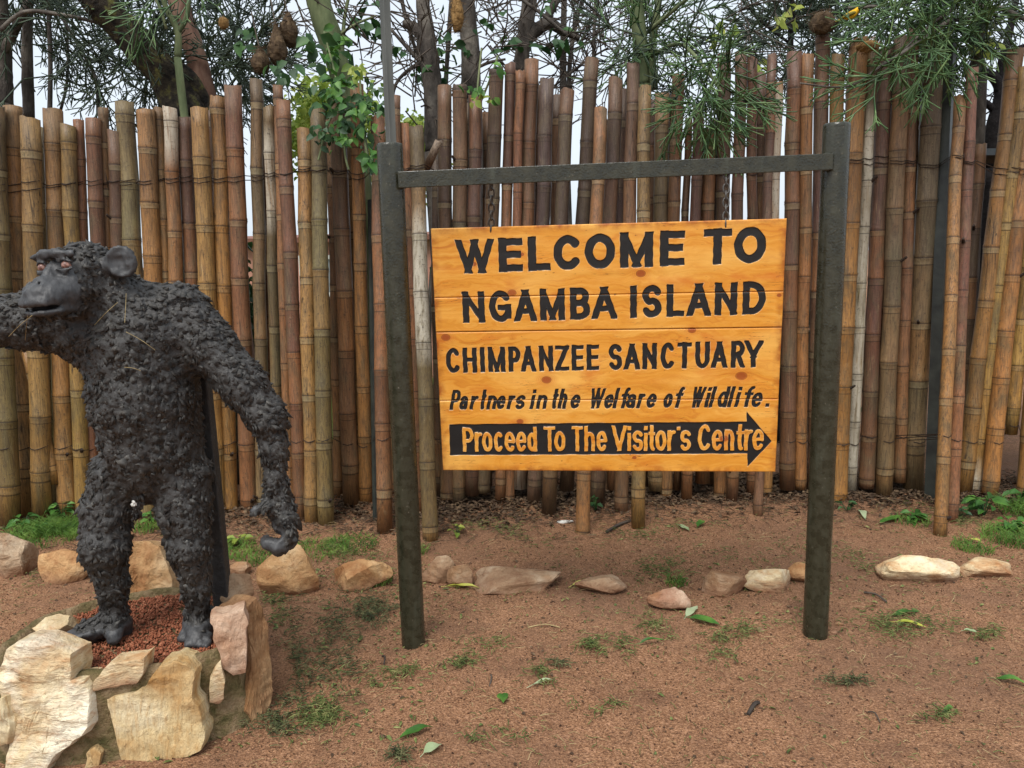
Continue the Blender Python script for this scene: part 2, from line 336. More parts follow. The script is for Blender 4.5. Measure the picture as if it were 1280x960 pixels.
# ------------------------------------------------------------------ ground
def gz(x, y):
    P = np.stack([np.asarray(x, float), np.asarray(y, float), np.zeros_like(np.asarray(x, float))], axis=-1).reshape(-1, 3)
    z = .012 * noise3(P * 1.1) + .006 * noise3(P * 3.3 + 5) + .003 * noise3(P * 9 + 9)
    fd = np.clip(1 - np.abs(P[:, 1] - 4.45) / .5, 0, 1)
    return (z + .02 * fd * noise3(P * 5 + 3)).reshape(np.shape(x))
def gz1(x, y): return float(gz(np.array([x]), np.array([y]))[0])
def grow(a, b, n): return np.sign(b - a) * (np.geomspace(1, abs(b - a) + 1, n + 1)[1:] - 1) + a
xs = np.concatenate([grow(-3.6, -220, 26)[::-1], np.arange(-3.6, 3.6001, .024), grow(3.6, 220, 26)])
ys = np.concatenate([grow(1.2, -120, 22)[::-1], np.arange(1.2, 5.6, .024), grow(5.6, 420, 32)])
X, Y = np.meshgrid(xs, ys)
Z = gz(X, Y); near = (np.abs(X) < 3.7) & (Y > 1.1) & (Y < 5.7)
Z = Z + np.where(near, .0035 * noise3(np.stack([X, Y, 0 * X], -1).reshape(-1, 3) * 28).reshape(X.shape), 0)
V = np.stack([X, Y, Z], -1).reshape(-1, 3); nx, ny = len(xs), len(ys)
I = (np.arange(ny - 1)[:, None] * nx + np.arange(nx - 1)[None, :]).ravel()
tag(build('ground', V, np.stack([I, I + 1, I + nx + 1, I + nx], 1), M['soil'], None, (0, 0, 0), True), 'bare reddish brown soil ground strewn with clippings', kind='structure')

# lawn behind the fence (seen through the slits)
lx, ly = np.meshgrid(np.linspace(-14, 1.2, 40), np.linspace(6.2, 30, 50)); lz = gz(lx, ly) + .035
li = (np.arange(49)[:, None] * 40 + np.arange(39)[None, :]).ravel()
M['lawn'] = simple('lawn_green', [(.3, lin(66, 90, 38)), (.5, lin(98, 128, 52)), (.72, lin(140, 160, 80))], 30, .9, .2, .8, .03, 90)
tag(build('lawn', np.stack([lx, ly, lz], -1).reshape(-1, 3), np.stack([li, li + 1, li + 41, li + 40], 1), M['lawn'], None, (0, 0, 0), True), 'short green lawn behind the bamboo fence', kind='structure')

# ------------------------------------------------------------------ bamboo fence
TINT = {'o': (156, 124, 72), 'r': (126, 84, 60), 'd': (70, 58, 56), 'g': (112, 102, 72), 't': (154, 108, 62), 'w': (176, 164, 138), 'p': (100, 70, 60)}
# top x, top y, bottom x, bottom y, width, tint, pale band (from, to, in photo rows)
POLES = [(-7,134,13,657,22,'g'),(16,133,34,645,21,'o'),(37.5,148,53.5,650,22,'o'),(66,137,84,645,22,'t'),(85,156,103,645,17,'o'),(98,150,118,641,12,'r'),(116.5,148,136,641,17,'r'),
 (129,135,147,640,12,'t'),(143,164,161,640,16,'p'),(155.5,128,183,642,21,'g'),(182,138,204,640,21,'t'),(199,135,219,640,12,'t'),(212,134,233,641,16,'t',134,200),(230,146,253,640,17,'p'),
 (249,135,272,640,20,'o'),(273,121,288,636,19,'t'),(291,107,311,634,20,'r'),(320,99,329,627,15,'g'),(336,134,349,622,13,'g',158,260),(347,107,364,640,12,'r'),(354,126,377,652,17,'r'),
 (380,161,391,655,18,'o'),(397,137,408,656,19,'g'),(422,122,439,630,20,'r'),(446,105,457,626,16,'t'),(472,148,481,665,18,'r'),(495,120,503,640,11,'r'),(505,155,523,642,13,'r'),(520,158,538,672,18,'g',275,445),
 (555.6,108,559,627,17,'d'),(575,107,574,623,17,'d'),(594,122,590,618,17,'p'),(620,85,604,615,17,'d'),(637.5,79,625,622,13,'p'),(650,88,637.5,623,11,'r'),(664.6,75,649,610,17,'r',575,612),(684,98,667,628,17,'d'),
 (709.5,113,686,640,17,'d'),(740,75,708,612,17,'d'),(751,136,727.5,665,16,'r'),(769.5,99,747,631,17,'d'),(791.5,80,777,638,16,'p'),(806,110,798,660,16,'o'),(828,116,820,612,18,'g'),(848,96,832,618,15,'r'),
 (861,148,846,612,9,'p'),(873,130,858,625,13,'p'),(887,160,878,603,17,'r'),(905,66,900,618,16,'d'),(926,65,915,627,14,'p'),(940,72,939,617,12,'r'),(965,68,948,644,11,'p'),(972,104,958,613,13,'t',120,330),
 (993,66,984,611,18,'p'),(1010,68,1000,611,14,'t'),(1028,47,1018,615,17,'p'),(1047,69,1034,618,16,'o'),(1074,50,1046,624,22,'t'),(1091,55,1063,612,14,'g',130,612),(1107,60,1083,609,18,'p'),(1128,48,1104.5,618,19,'g'),
 (1142,35,1124,602,14,'r'),(1168,45,1141,613,23,'g'),(1200,120,1175,668,14,'t'),(1216,85,1189,650,13,'r'),(1270,62,1204,616,18,'t'),(1281,85,1217,614,15,'o',565,614),(1294,62,1236,620,18,'t'),(1312,62,1262,542,16,'o'),(1330,62,1279,618,17,'t')]
EXTRA = [(-7 - 23 * k, 134 + (k * 37) % 23, 13 - 22 * k, 650 - (k * 13) % 11, 18 + (k * 7) % 5, 'ortgp'[k % 5]) for k in range(1, 12)] + \
        [(1330 + 24 * k, 66 + (k * 29) % 24, 1280 + 22 * k, 614 + (k * 11) % 9, 16 + (k * 5) % 6, 'trgop'[k % 5]) for k in range(1, 10)]
fence = tag(empty('bamboo_fence', (0, 4.5, 0)), 'tall uneven fence of upright bamboo poles behind the statue and the sign', 'fence')
POLE3D = []
def bamboo(pole, idx, name='bamboo_pole', ytop=None, ybot=None):
    xt, yt, xb, yb, w, tint = pole[:6]
    rr_ = random.Random(idx * 31 + 5)
    if ybot is None:
        ybot = min(max(G(xb, yb)[1], 3.85), 4.62) + (rr_.random() - .5) * .03
        if yb < 605: ybot = 4.6
    if ytop is None: ytop = .35 * ybot + .65 * 4.6 + ((idx % 2) - .5) * .05
    b = PY(xb, yb, ybot); t = PY(xt, yt, ytop)
    if b[2] < .03: b = b + (t - b) * ((-.03 - b[2]) / (t[2] - b[2]))
    rad = w * .53 * (pxm(b) + pxm(t)) / 2
    Lt = np.linalg.norm(t - b); ax = (t - b) / Lt
    # node positions
    sp = .20 + 1.9 * rad + rr_.random() * .05; z = rr_.random() * sp; nodes = []
    while z < Lt - .03: nodes.append(z); z += sp * (.85 + .3 * rr_.random()); sp *= 1.015
    off = {}; st = [0.0]; rv = [1.0]; ndv = [0.2]; iv = [rr_.random()]; cur = rr_.random()
    for q in nodes:
        for d_, m_ in ((-.02, 1.0), (-.006, 1.035), (0, 1.075), (.004, 1.02), (.009, 1.07), (.022, 1.0)):
            zz = q + d_
            if zz > st[-1] + .0015 and zz < Lt - .004: st.append(zz); rv.append(m_); ndv.append(d_); cur = rr_.random() if d_ == .004 else cur; iv.append(cur)
        mid = q + sp * .5
        if mid < Lt - .03: st.append(mid); rv.append(.985); ndv.append(.2); iv.append(cur)
    st.append(Lt); rv.append(1.0); ndv.append(.2); iv.append(cur)
    st = np.array(st); rv = np.array(rv)
    # gentle crookedness: each node kinks a little
    kx = np.interp(st, [0] + nodes + [Lt], [0] + [(rr_.random() - .5) * .010 for _ in nodes] + [0]); ky = np.interp(st, [0] + nodes + [Lt], [0] + [(rr_.random() - .5) * .008 for _ in nodes] + [0])
    A = np.cross(ax, [0, 1.0, 0]); A /= np.linalg.norm(A); B = np.cross(ax, A)
    S = 14; ang = np.linspace(0, 2 * math.pi, S, endpoint=False); tap = 1.04 - .10 * st / Lt
    cen = b + ax * st[:, None] + A * kx[:, None] + B * ky[:, None]
    ring = np.cos(ang)[None, :, None] * A + np.sin(ang)[None, :, None] * B
    v = cen[:, None, :] + ring * (rad * rv * tap)[:, None, None]
    cut = (rr_.random() - .5) * .5 * rad      # the saw cut is never square
    v[-1] += ax * (np.cos(ang + rr_.random() * 6) * cut + np.array([(rr_.random() - .5) * .014 * (1 if rr_.random() < .4 else .25) for _ in ang]))[:, None]
    v = v.reshape(-1, 3); n = len(st)
    rtop = rad * .9 * .8
    ins1 = v[-S:] - ring[0] * rad * .16 ; cfl = b + ax * (Lt - .09); ins2 = cfl + ring[0] * rtop
    v = np.concatenate([v, ins1, ins2, [cfl], [b + ax * .01]])
    f = [[i * S + j, i * S + (j + 1) % S, (i + 1) * S + (j + 1) % S, (i + 1) * S + j] for i in range(n + 1) for j in range(S)]
    f += [[(n + 1) * S + j, (n + 1) * S + (j + 1) % S, (n + 2) * S] for j in range(S)]
    f += [[(j + 1) % S, j, (n + 2) * S + 1] for j in range(S)]
    o = build(name, v, f, M['bamboo'], fence, b, True)
    me = o.data
    def at(nm, arr): a_ = me.attributes.new(nm, 'FLOAT', 'POINT'); a_.data.foreach_set('value', np.asarray(arr, np.float32))
    rep = lambda a_, tail: np.concatenate([np.repeat(a_, S), np.full(2 * S + 2, tail)])
    at('rel', rep(np.clip(v.reshape(-1, 3)[:n * S:S, 2] / 2.5, 0, 1), 1.0)); at('nd', rep(np.array(ndv), .2)); at('ivar', rep(np.array(iv), .5))
    pale = np.zeros(n)
    if len(pole) > 6:
        frac = (yb - np.array(pole[6:8], float)) / (yb - yt) * Lt
        pale = ((st <= frac[0] + .02) & (st >= frac[1] - .02)).astype(float)
    at('pale', rep(pale, 0)); at('inside', np.concatenate([np.zeros(n * S), np.ones(2 * S + 1), [1]]))
    c = np.array(TINT[tint]) * (1 + (rr_.random() - .5) * .24) + np.array([rr_.random() - .5, rr_.random() - .5, rr_.random() - .5]) * 10
    o.color = lin(*np.clip(c, 20, 235))
    # cut branch stubs at some nodes
    POLE3D.append((xt, yt, xb, yb, b, t, rad, ax))
    if rr_.random() < .55 and nodes and name == 'bamboo_pole':
        q = rr_.choice(nodes); sgn = rr_.choice((-1, 1)); p0 = b + ax * q + A * sgn * rad * .6 - np.array([0, 1, 0]) * rad * .72
        d0 = A * sgn * .5 + np.array([0, -.7, 0]) + ax * .6; d0 /= np.linalg.norm(d0)
        sv, sf = tube([p0, p0 + d0 * .012, p0 + d0 * (.022 + .02 * rr_.random())], [.011, .009, .007], 6, .2)
        link('branch_stub', mesh('branch_stub', sv - b, sf), o, M['wire'], b)
    return o
for k, p in enumerate(POLES): bamboo(p, k)
NMAIN = len(POLES)
for k, p in enumerate(EXTRA): bamboo(p, 500 + k)
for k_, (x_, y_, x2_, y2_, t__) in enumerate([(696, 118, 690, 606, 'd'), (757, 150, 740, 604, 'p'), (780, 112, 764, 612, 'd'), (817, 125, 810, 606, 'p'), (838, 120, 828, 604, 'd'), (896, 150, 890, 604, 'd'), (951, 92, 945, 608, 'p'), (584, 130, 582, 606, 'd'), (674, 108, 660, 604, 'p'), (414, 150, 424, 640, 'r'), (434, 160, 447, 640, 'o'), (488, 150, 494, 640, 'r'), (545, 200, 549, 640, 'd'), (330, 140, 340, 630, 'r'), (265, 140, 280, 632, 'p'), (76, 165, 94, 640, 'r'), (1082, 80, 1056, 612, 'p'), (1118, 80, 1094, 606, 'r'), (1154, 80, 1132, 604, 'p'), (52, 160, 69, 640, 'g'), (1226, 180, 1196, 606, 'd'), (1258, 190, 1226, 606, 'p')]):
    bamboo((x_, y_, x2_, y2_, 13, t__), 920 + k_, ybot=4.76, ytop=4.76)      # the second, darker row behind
bamboo((764, 160, 764, 612, 9, 'p'), 901, ybot=4.72, ytop=4.72)
bamboo((609, 140, 609, 607, 12, 'p'), 902, ybot=4.74, ytop=4.74)
bamboo((33, 440, 70, 604, 12, 't'), 903, ybot=4.50, ytop=4.50)          # a snapped diagonal cane
bamboo((549, 176, 531, 214, 10, 'w'), 904, 'broken_cane', 4.42, 4.50)
# steel posts and rail of the fence
def bar_px(name, x0, y0, x1, y1, w, Yb, Yt, mat, parent, depth=None):
    a, b_ = PY(x0, y0, Yt), PY(x1, y1, Yb); r = w * .5 * (pxm(a) + pxm(b_)) / 2
    v, f = tube([b_, b_ + (a - b_) * .5, a], r * 1.25, 4); 
    c = (a - b_); c /= np.linalg.norm(c)
    return build(name, v, f, mat, parent, b_)
bar_px('steel_post', 1187, 50, 1163, 640, 14, 4.46, 4.62, M['steel'], fence)
bar_px('steel_post', 463, 250, 470, 663, 6, 4.24, 4.66, M['steel'], fence)
v, f = tube([PY(1100, 198, 4.85), PY(1190, 196, 4.85), PY(1330, 193, 4.85)], .045, 4); build('rail', v, f, M['steel'], fence)
# binding wire woven along the canes, two rows
def wire_row(rows, name='binding_wire'):
    P = sorted([(q[4] + (q[5] - q[4]) * np.clip((q[3] - np.interp(q[0], rows[0], rows[1])) / (q[3] - q[1]), .03, .97), q[6]) for q in POLE3D[:NMAIN + len(EXTRA)]], key=lambda s: s[0][0])
    pts = []
    for i, (c, r) in enumerate(P):
        j = (random.random() - .5) * .022; e = .003
        pts += [c + [-r * .95, -r * .30, j], c + [-r * .55, -r * .86 - e, j - .004], c + [0, -r * 1.05 - e, j - .010], c + [r * .55, -r * .86 - e, j - .004], c + [r * .95, -r * .30, j + .004]]
    v, f = tube(pts, .0026, 4); build(name, v, f, M['wire'], fence)
wire_row(([-300, 0, 300, 420, 560, 760, 960, 1100, 1280, 1600], [222, 224, 218, 205, 207, 212, 200, 192, 200, 210]))
wire_row(([-300, 0, 130, 420, 560, 960, 1060, 1150, 1280, 1600], [545, 546, 547, 538, 540, 545, 542, 538, 540, 545]))
wire_row(([-300, 0, 300, 420, 560, 760, 960, 1100, 1280, 1600], [228, 232, 212, 211, 211, 208, 205, 186, 206, 212]))

# ------------------------------------------------------------------ sign frame
frame = tag(empty('sign_stand', (0.38, 2.85, 0)), 'dark green hammered metal frame of two round posts and a flat crossbar', 'sign stand')
LP, RP = np.array([-.413, 2.8436, 0]), np.array([1.178, 2.8612, 0])
def post(base, h, r):
    zs = np.array([-.05, 0, .3, .8, 1.3, h - .012, h - .003, h]); rs = np.array([1, 1, 1, 1, 1, 1, .985, .93]) * r
    v, f = tube([base + [0, 0, q] for q in zs], rs, 28); return build('post', v, f, M['paint'], frame, base, True)
def flat_caps(o):
    for p in o.data.polygons:
        if len(p.vertices) > 6: p.use_smooth = False
    return o
flat_caps(post(LP, 1.902, .046)); flat_caps(post(RP, 1.936, .047))
def obox(name, c, ax, ay, az, sx, sy, sz, mat, parent, bev=.002):
    c, ax, ay, az = [np.asarray(q, float) for q in (c, ax, ay, az)]
    import bmesh
    bm = bmesh.new(); bmesh.ops.create_cube(bm, size=1)
    for q in bm.verts: q.co = Vector(tuple(ax * q.co.x * sx + ay * q.co.y * sy + az * q.co.z * sz))
    if bev: bmesh.ops.bevel(bm, geom=list(bm.edges), offset=bev, segments=2, affect='EDGES', profile=.5)
    me = bpy.data.meshes.new(name); bm.to_mesh(me); bm.free()
    return link(name, me, parent, mat, c)
bl, br = np.array([-.372, 2.80, 1.773]), np.array([1.138, 2.812, 1.800])
bx_ = (br - bl) / np.linalg.norm(br - bl); bz_ = np.array([0, 0, 1.0]) - bx_ * bx_[2]; bz_ /= np.linalg.norm(bz_); by_ = np.cross(bz_, bx_)
obox('crossbar', (bl + br) / 2, bx_, by_, bz_, np.linalg.norm(br - bl) + .02, .010, .056, M['paint'], frame)
obox('bracket', np.array([1.130, 2.827, 1.800]), bx_, by_, bz_, .018, .024, .062, M['paint'], frame)
obox('bracket', np.array([-.366, 2.815, 1.773]), bx_, by_, bz_, .016, .024, .058, M['paint'], frame)
# the thin steel pole that rises behind the left post
M['pole_steel'] = simple('weathered_steel', [(.3, lin(70, 72, 68)), (.7, lin(112, 114, 108))], 14, .5, .4, .3, stretch=(1, 1, .1))
a, b_ = PY(478, -60, 3.72), PY(511, 660, 3.72); b_ = np.array([b_[0], b_[1], -.03])
pole = tag(build('steel_pole', *tube([b_, b_ + (a - b_) * .3, b_ + (a - b_) * .7, a], .024, 4), M['pole_steel'], None, b_), 'thin weathered grey steel pole rising behind the left sign post', 'pole')

# ------------------------------------------------------------------ sign board: carved lettering as relief
BW, BH = 1.268, .9316
bc = np.array([.3484, 2.8524, 1.1407]); yaw, tilt = math.radians(-6.1), math.radians(2.955)
ba = np.array([math.cos(yaw), math.sin(yaw), 0]); bn0 = np.array([math.sin(yaw), -math.cos(yaw), 0])
bu = np.array([0, 0, 1.0]) * math.cos(tilt) + bn0 * math.sin(tilt); bn = np.cross(ba, bu)
def uv(x, y):
    q = PP(x, y, bc, bn) - bc; return np.array([q @ ba, q @ bu])
H_ = .0024
ug = np.arange(-BW / 2, BW / 2 + 1e-6, BW / round(BW / H_)); vg = np.arange(-BH / 2, BH / 2 + 1e-6, BH / round(BH / H_))
UU, VV = np.meshgrid(ug, vg)
def arc(cx, cy, rx, ry, a0, a1, n=18):
    a = np.radians(np.linspace(a0, a1, n)); return np.stack([cx + rx * np.cos(a), cy + ry * np.sin(a)], 1).tolist()
S_ = arc(.5, .735, .5, .265, 25, 200, 12) + arc(.5, .735, .5, .265, 215, 270, 4)[:-1] + arc(.5, .255, .5, .255, 90, -30, 9) + arc(.5, .255, .5, .255, -50, -155, 10)
GL = {  # straight strokes: 's', curves: 'c'; unit box
 'A': [('s', (0, 0), (.5, 1)), ('s', (1, 0), (.5, 1)), ('s', (.2, .28), (.8, .28))],
 'B': [('s', (0, 0), (0, 1)), ('c', [(0, 1), (.5, 1)] + arc(.5, .765, .42, .235, 90, -90, 10) + [(0, .53)]), ('c', [(0, .53), (.5, .53)] + arc(.5, .265, .5, .265, 90, -90, 10) + [(0, 0)])],
 'C': [('c', arc(.52, .5, .52, .5, 42, 318, 26))], 'D': [('s', (0, 0), (0, 1)), ('c', [(0, 1), (.35, 1)] + arc(.35, .5, .65, .5, 90, -90, 16) + [(0, 0)])],
 'E': [('s', (0, 0), (0, 1)), ('s', (0, 0), (1, 0)), ('s', (0, .52), (.9, .52)), ('s', (0, 1), (1, 1))],
 'G': [('c', arc(.52, .5, .52, .5, 42, 325, 26)), ('s', (.55, .45), (1, .45)), ('s', (1, .45), (1, .12))],
 'H': [('s', (0, 0), (0, 1)), ('s', (1, 0), (1, 1)), ('s', (0, .52), (1, .52))], 'I': [('s', (.5, 0), (.5, 1))],
 'L': [('s', (0, 0), (0, 1)), ('s', (0, 0), (1, 0))], 'M': [('s', (0, 0), (0, 1)), ('s', (1, 0), (1, 1)), ('s', (.02, 1), (.5, .02)), ('s', (.98, 1), (.5, .02))],
 'N': [('s', (0, 0), (0, 1)), ('s', (1, 0), (1, 1)), ('s', (0, 1), (1, 0))], 'O': [('c', arc(.5, .5, .5, .5, 0, 360, 34))],
 'P': [('s', (0, 0), (0, 1)), ('c', [(0, 1), (.5, 1)] + arc(.5, .72, .5, .28, 90, -90, 12) + [(0, .44)])],
 'R': [('s', (0, 0), (0, 1)), ('c', [(0, 1), (.5, 1)] + arc(.5, .735, .48, .265, 90, -90, 12) + [(0, .47)]), ('s', (.5, .47), (1, 0))],
 'S': [('c', S_)], 'T': [('s', (.5, 0), (.5, 1)), ('s', (0, 1), (1, 1))], 'U': [('c', [(0, 1.1), (0, .35)] + arc(.5, .35, .5, .35, 180, 360, 14) + [(1, 1.1)])],
 'V': [('s', (0, 1), (.5, 0)), ('s', (1, 1), (.5, 0))], 'W': [('s', (0, 1), (.27, 0)), ('s', (.5, .98), (.27, 0)), ('s', (.5, .98), (.73, 0)), ('s', (1, 1), (.73, 0))],
 'Y': [('s', (0, 1), (.5, .42)), ('s', (1, 1), (.5, .42)), ('s', (.5, .45), (.5, 0))], 'Z': [('s', (0, 1), (1, 1)), ('s', (0, 0), (1, 0)), ('s', (.02, .02), (.98, .98))],
 'a': [('c', arc(.45, .29, .45, .29, 0, 360, 20)), ('c', [(1, 0), (1, .62)] + arc(.5, .66, .5, .34, 0, 150, 10))], 'c': [('c', arc(.52, .5, .52, .5, 48, 312, 20))],
 'd': [('c', arc(.5, .36, .5, .36, 0, 360, 20)), ('s', (1, 0), (1, 1))], 'e': [('s', (.05, .52), (.95, .52)), ('c', arc(.5, .5, .5, .5, 2, 318, 24))],
 'f': [('c', [(.45, -.1), (.45, .72)] + arc(.85, .74, .4, .26, 180, 80, 8)), ('s', (.05, .66), (.9, .66))], 'h': [('s', (0, 0), (0, 1)), ('c', [(0, .45)] + arc(.5, .45, .5, .27, 165, 0, 10) + [(1, -.1)])],
 'i': [('s', (.5, 0), (.5, .66)), ('s', (.5, .95), (.5, .97))], 'l': [('s', (.5, 0), (.5, 1))], 'n': [('s', (0, 0), (0, 1)), ('c', [(0, .6)] + arc(.5, .62, .5, .38, 165, 0, 10) + [(1, -.1)])],
 'o': [('c', arc(.5, .5, .5, .5, 0, 360, 26))], 'r': [('s', (0, 0), (0, 1)), ('c', [(0, .55)] + arc(.8, .5, .75, .48, 165, 80, 8))], 's': [('c', S_)],
 't': [('c', [(.4, 1.1), (.4, .22)] + arc(.85, .24, .45, .24, 180, 270, 6)), ('s', (0, .70), (1, .70))], '.': [('s', (.5, 0), (.5, .02))], "'": [('s', (.5, .84), (.45, 1))]}
def letter(field, ch, x0, x1, ytop, ybot, w, hw=None, slant=0.0, low=False, rnd=.25):
    b = uv((x0 + x1) / 2, ybot); t = uv((x0 + x1) / 2, ytop); l = uv(x0, ybot)[0]; r = uv(x1, ybot)[0]
    h = t[1] - b[1]
    if low: h *= low
    sl = slant * h; r -= sl * .75; l -= .0016 if slant else 0
    l += slant * 0
    hw_ = w / 2; W_, Hh = max(r - l - w, .0002), h - w
    if W_ < .001: l = (l + r - w) / 2
    ii = (UU[0] > l - .03) & (UU[0] < r + sl + .03); jj = (VV[:, 0] > b[1] - .03) & (VV[:, 0] < t[1] + .03)
    i0, i1 = np.where(ii)[0][[0, -1]]; j0, j1 = np.where(jj)[0][[0, -1]]
    u = UU[j0:j1 + 1, i0:i1 + 1] + 0; v_ = VV[j0:j1 + 1, i0:i1 + 1] + 0
    wob = .0007
    u = u + wob * np.sin(v_ * 160 + l * 90) ; v_ = v_ + wob * np.sin(u * 150 + l * 70)
    u = u - slant * (v_ - b[1])
    d = np.full(u.shape, 9.0)
    P2 = lambda q: np.array([l + hw_ + q[0] * W_, b[1] + hw_ + q[1] * Hh])
    for s in GL[ch]:
        if s[0] == 's': segs = [(s[1], s[2])]; ext = hw_ * (1.35 if s[1][0] != s[2][0] and s[1][1] != s[2][1] else 1.0)
        else: segs = list(zip(s[1][:-1], s[1][1:])); ext = 0
        for p, q in segs:
            p, q = P2(p), P2(q); e = q - p; L = np.linalg.norm(e)
            if L < 1e-6: continue
            e = e / L
            if ch == "'" : ext = 0
            al = (u - p[0]) * e[0] + (v_ - p[1]) * e[1]; ac = np.abs(-(u - p[0]) * e[1] + (v_ - p[1]) * e[0])
            ww = hw_ * (.86 if abs(e[0]) > .9 and s[0] == 's' else (.82 if s[0] == 's' and ch in 'MWN' and abs(e[0]) > .1 else 1.0))
            if s[0] == 's':
                dx = np.maximum(np.abs(al - L / 2) - L / 2 - ext, -1); dy = ac - ww
                dd = np.maximum(dx, dy)
            else:
                dd = np.hypot(np.clip(np.abs(al - L / 2) - L / 2, 0, None), ac) - ww
            d = np.minimum(d, dd)
    d = np.maximum(d, np.maximum(b[1] - v_, v_ - (b[1] + h)))
    d = np.maximum(d, np.maximum(l - .002 - u, u - r - .002))
    field[j0:j1 + 1, i0:i1 + 1] = np.minimum(field[j0:j1 + 1, i0:i1 + 1], d)
def line(field, text, ext, top, bot, w, slant=0, low=1.0, lows='aceonrs'):
    for ch, (x0, x1) in zip(text, ext):
        xm = (x0 + x1) / 2; yt_ = top[1] + (top[3] - top[1]) * (xm - top[0]) / (top[2] - top[0]); yb_ = bot[1] + (bot[3] - bot[1]) * (xm - bot[0]) / (bot[2] - bot[0])
        letter(field, ch, x0, x1, yt_, yb_, w, None, slant, low if ch in lows else (.2 if ch == '.' else False))
PXB = pxm(bc); ink = np.full(UU.shape, 1.0); inv = np.full(UU.shape, 1.0)
line(ink, 'WELCOMETO', [(570.3,618.1),(623.8,653.8),(660.3,688.4),(692.2,726.9),(731,769),(775,816.3),(824.7,855.6),(879,914),(917,957)], (594,299.2,896,285.5), (594,342,896,330.8), 10.2 * PXB)
line(ink, 'NGAMBAISLAND', [(579,606.5),(612,639.7),(643.4,671),(675.3,706.3),(712.8,738),(740,771),(788,795.6),(802.6,827),(833,855),(858.4,888),(893,921),(927.8,956.5)], (592,364.4,942,351.8), (592,403.8,942,393.2), 8.2 * PXB)
line(ink, 'CHIMPANZEESANCTUARY', [(558,576),(579,596.6),(601,606),(610.6,632),(636,651),(651.5,670),(674,691.6),(694,711.5),(714.7,729.7),(733.4,749),(761,777.8),(780,800),(803,821),(825.6,843.4),(846.6,864.6),(868.8,887),(889,909),(913.4,930.6),(930,953)], (565,435.4,940,425.8), (565,466.6,940,459.6), 6.0 * PXB)
line(ink, 'PartnersintheWelfareofWildlife.', [(562,577),(573.5,586),(587,599),(599.5,609),(608,622),(620,633),(633.5,645),(643.5,657.5),(661,671.5),(670,685),(688.5,699),(697,711),(712,726.5),(735,757),(754,768),(765.5,774),(774,788),(781.5,795.7),(795.6,807),(807,821.5),(828,841.6),(841.6,855.6),(862,882),(879,890),(885.6,895),(895.4,912),(909,918),(916.5,928),(927,943),(938,954),(956,963)], (565,488,950,482.6), (565,512.6,950,509.2), 4.5 * PXB, .22, .70)
line(inv, "ProceedToTheVisitor'sCentre", [(578.8,592.8),(593.8,604),(603,616),(617.8,629.4),(631,644.4),(645.3,658.4),(659.4,671.6),(680,694.6),(693,707),(714.7,728.8),(730.6,743.8),(745.6,759),(764.7,783.4),(784,789),(790.6,804),(804.6,809.4),(810.6,819),(819,833),(834,845),(846,850),(850,863.5),(872,888.4),(889.4,903.4),(905,917.5),(919.7,929.7),(929.7,941),(940,954.6)], (580,534.6,880,531), (580,565,880,563.4), 4.7 * PXB, 0, .80)
ar = np.array([uv(*q) for q in [(561.5,530.6),(933.4,527.2),(933.4,514.5),(964.8,552),(934.4,583.3),(934.4,567.2),(562.5,569.3)]])
def poly_sdf(pv, u, v_):
    d = np.full(u.shape, 1e9); s = np.ones(u.shape)
    for i in range(len(pv)):
        a_, b2 = pv[i], pv[i - 1]; e = b2 - a_; wx, wy = u - a_[0], v_ - a_[1]; t_ = np.clip((wx * e[0] + wy * e[1]) / (e @ e), 0, 1)
        d = np.minimum(d, (wx - e[0] * t_) ** 2 + (wy - e[1] * t_) ** 2)
        c1 = v_ >= a_[1]; c2 = v_ < b2[1]; c3 = e[0] * wy > e[1] * wx; m = (c1 & c2 & c3) | (~c1 & ~c2 & ~c3); s = np.where(m, -s, s)
    return s * np.sqrt(d)
arrow = poly_sdf(ar, UU + .0006 * np.sin(VV * 120), VV + .0007 * np.sin(UU * 60))
ink = np.minimum(ink, np.maximum(arrow, -inv))
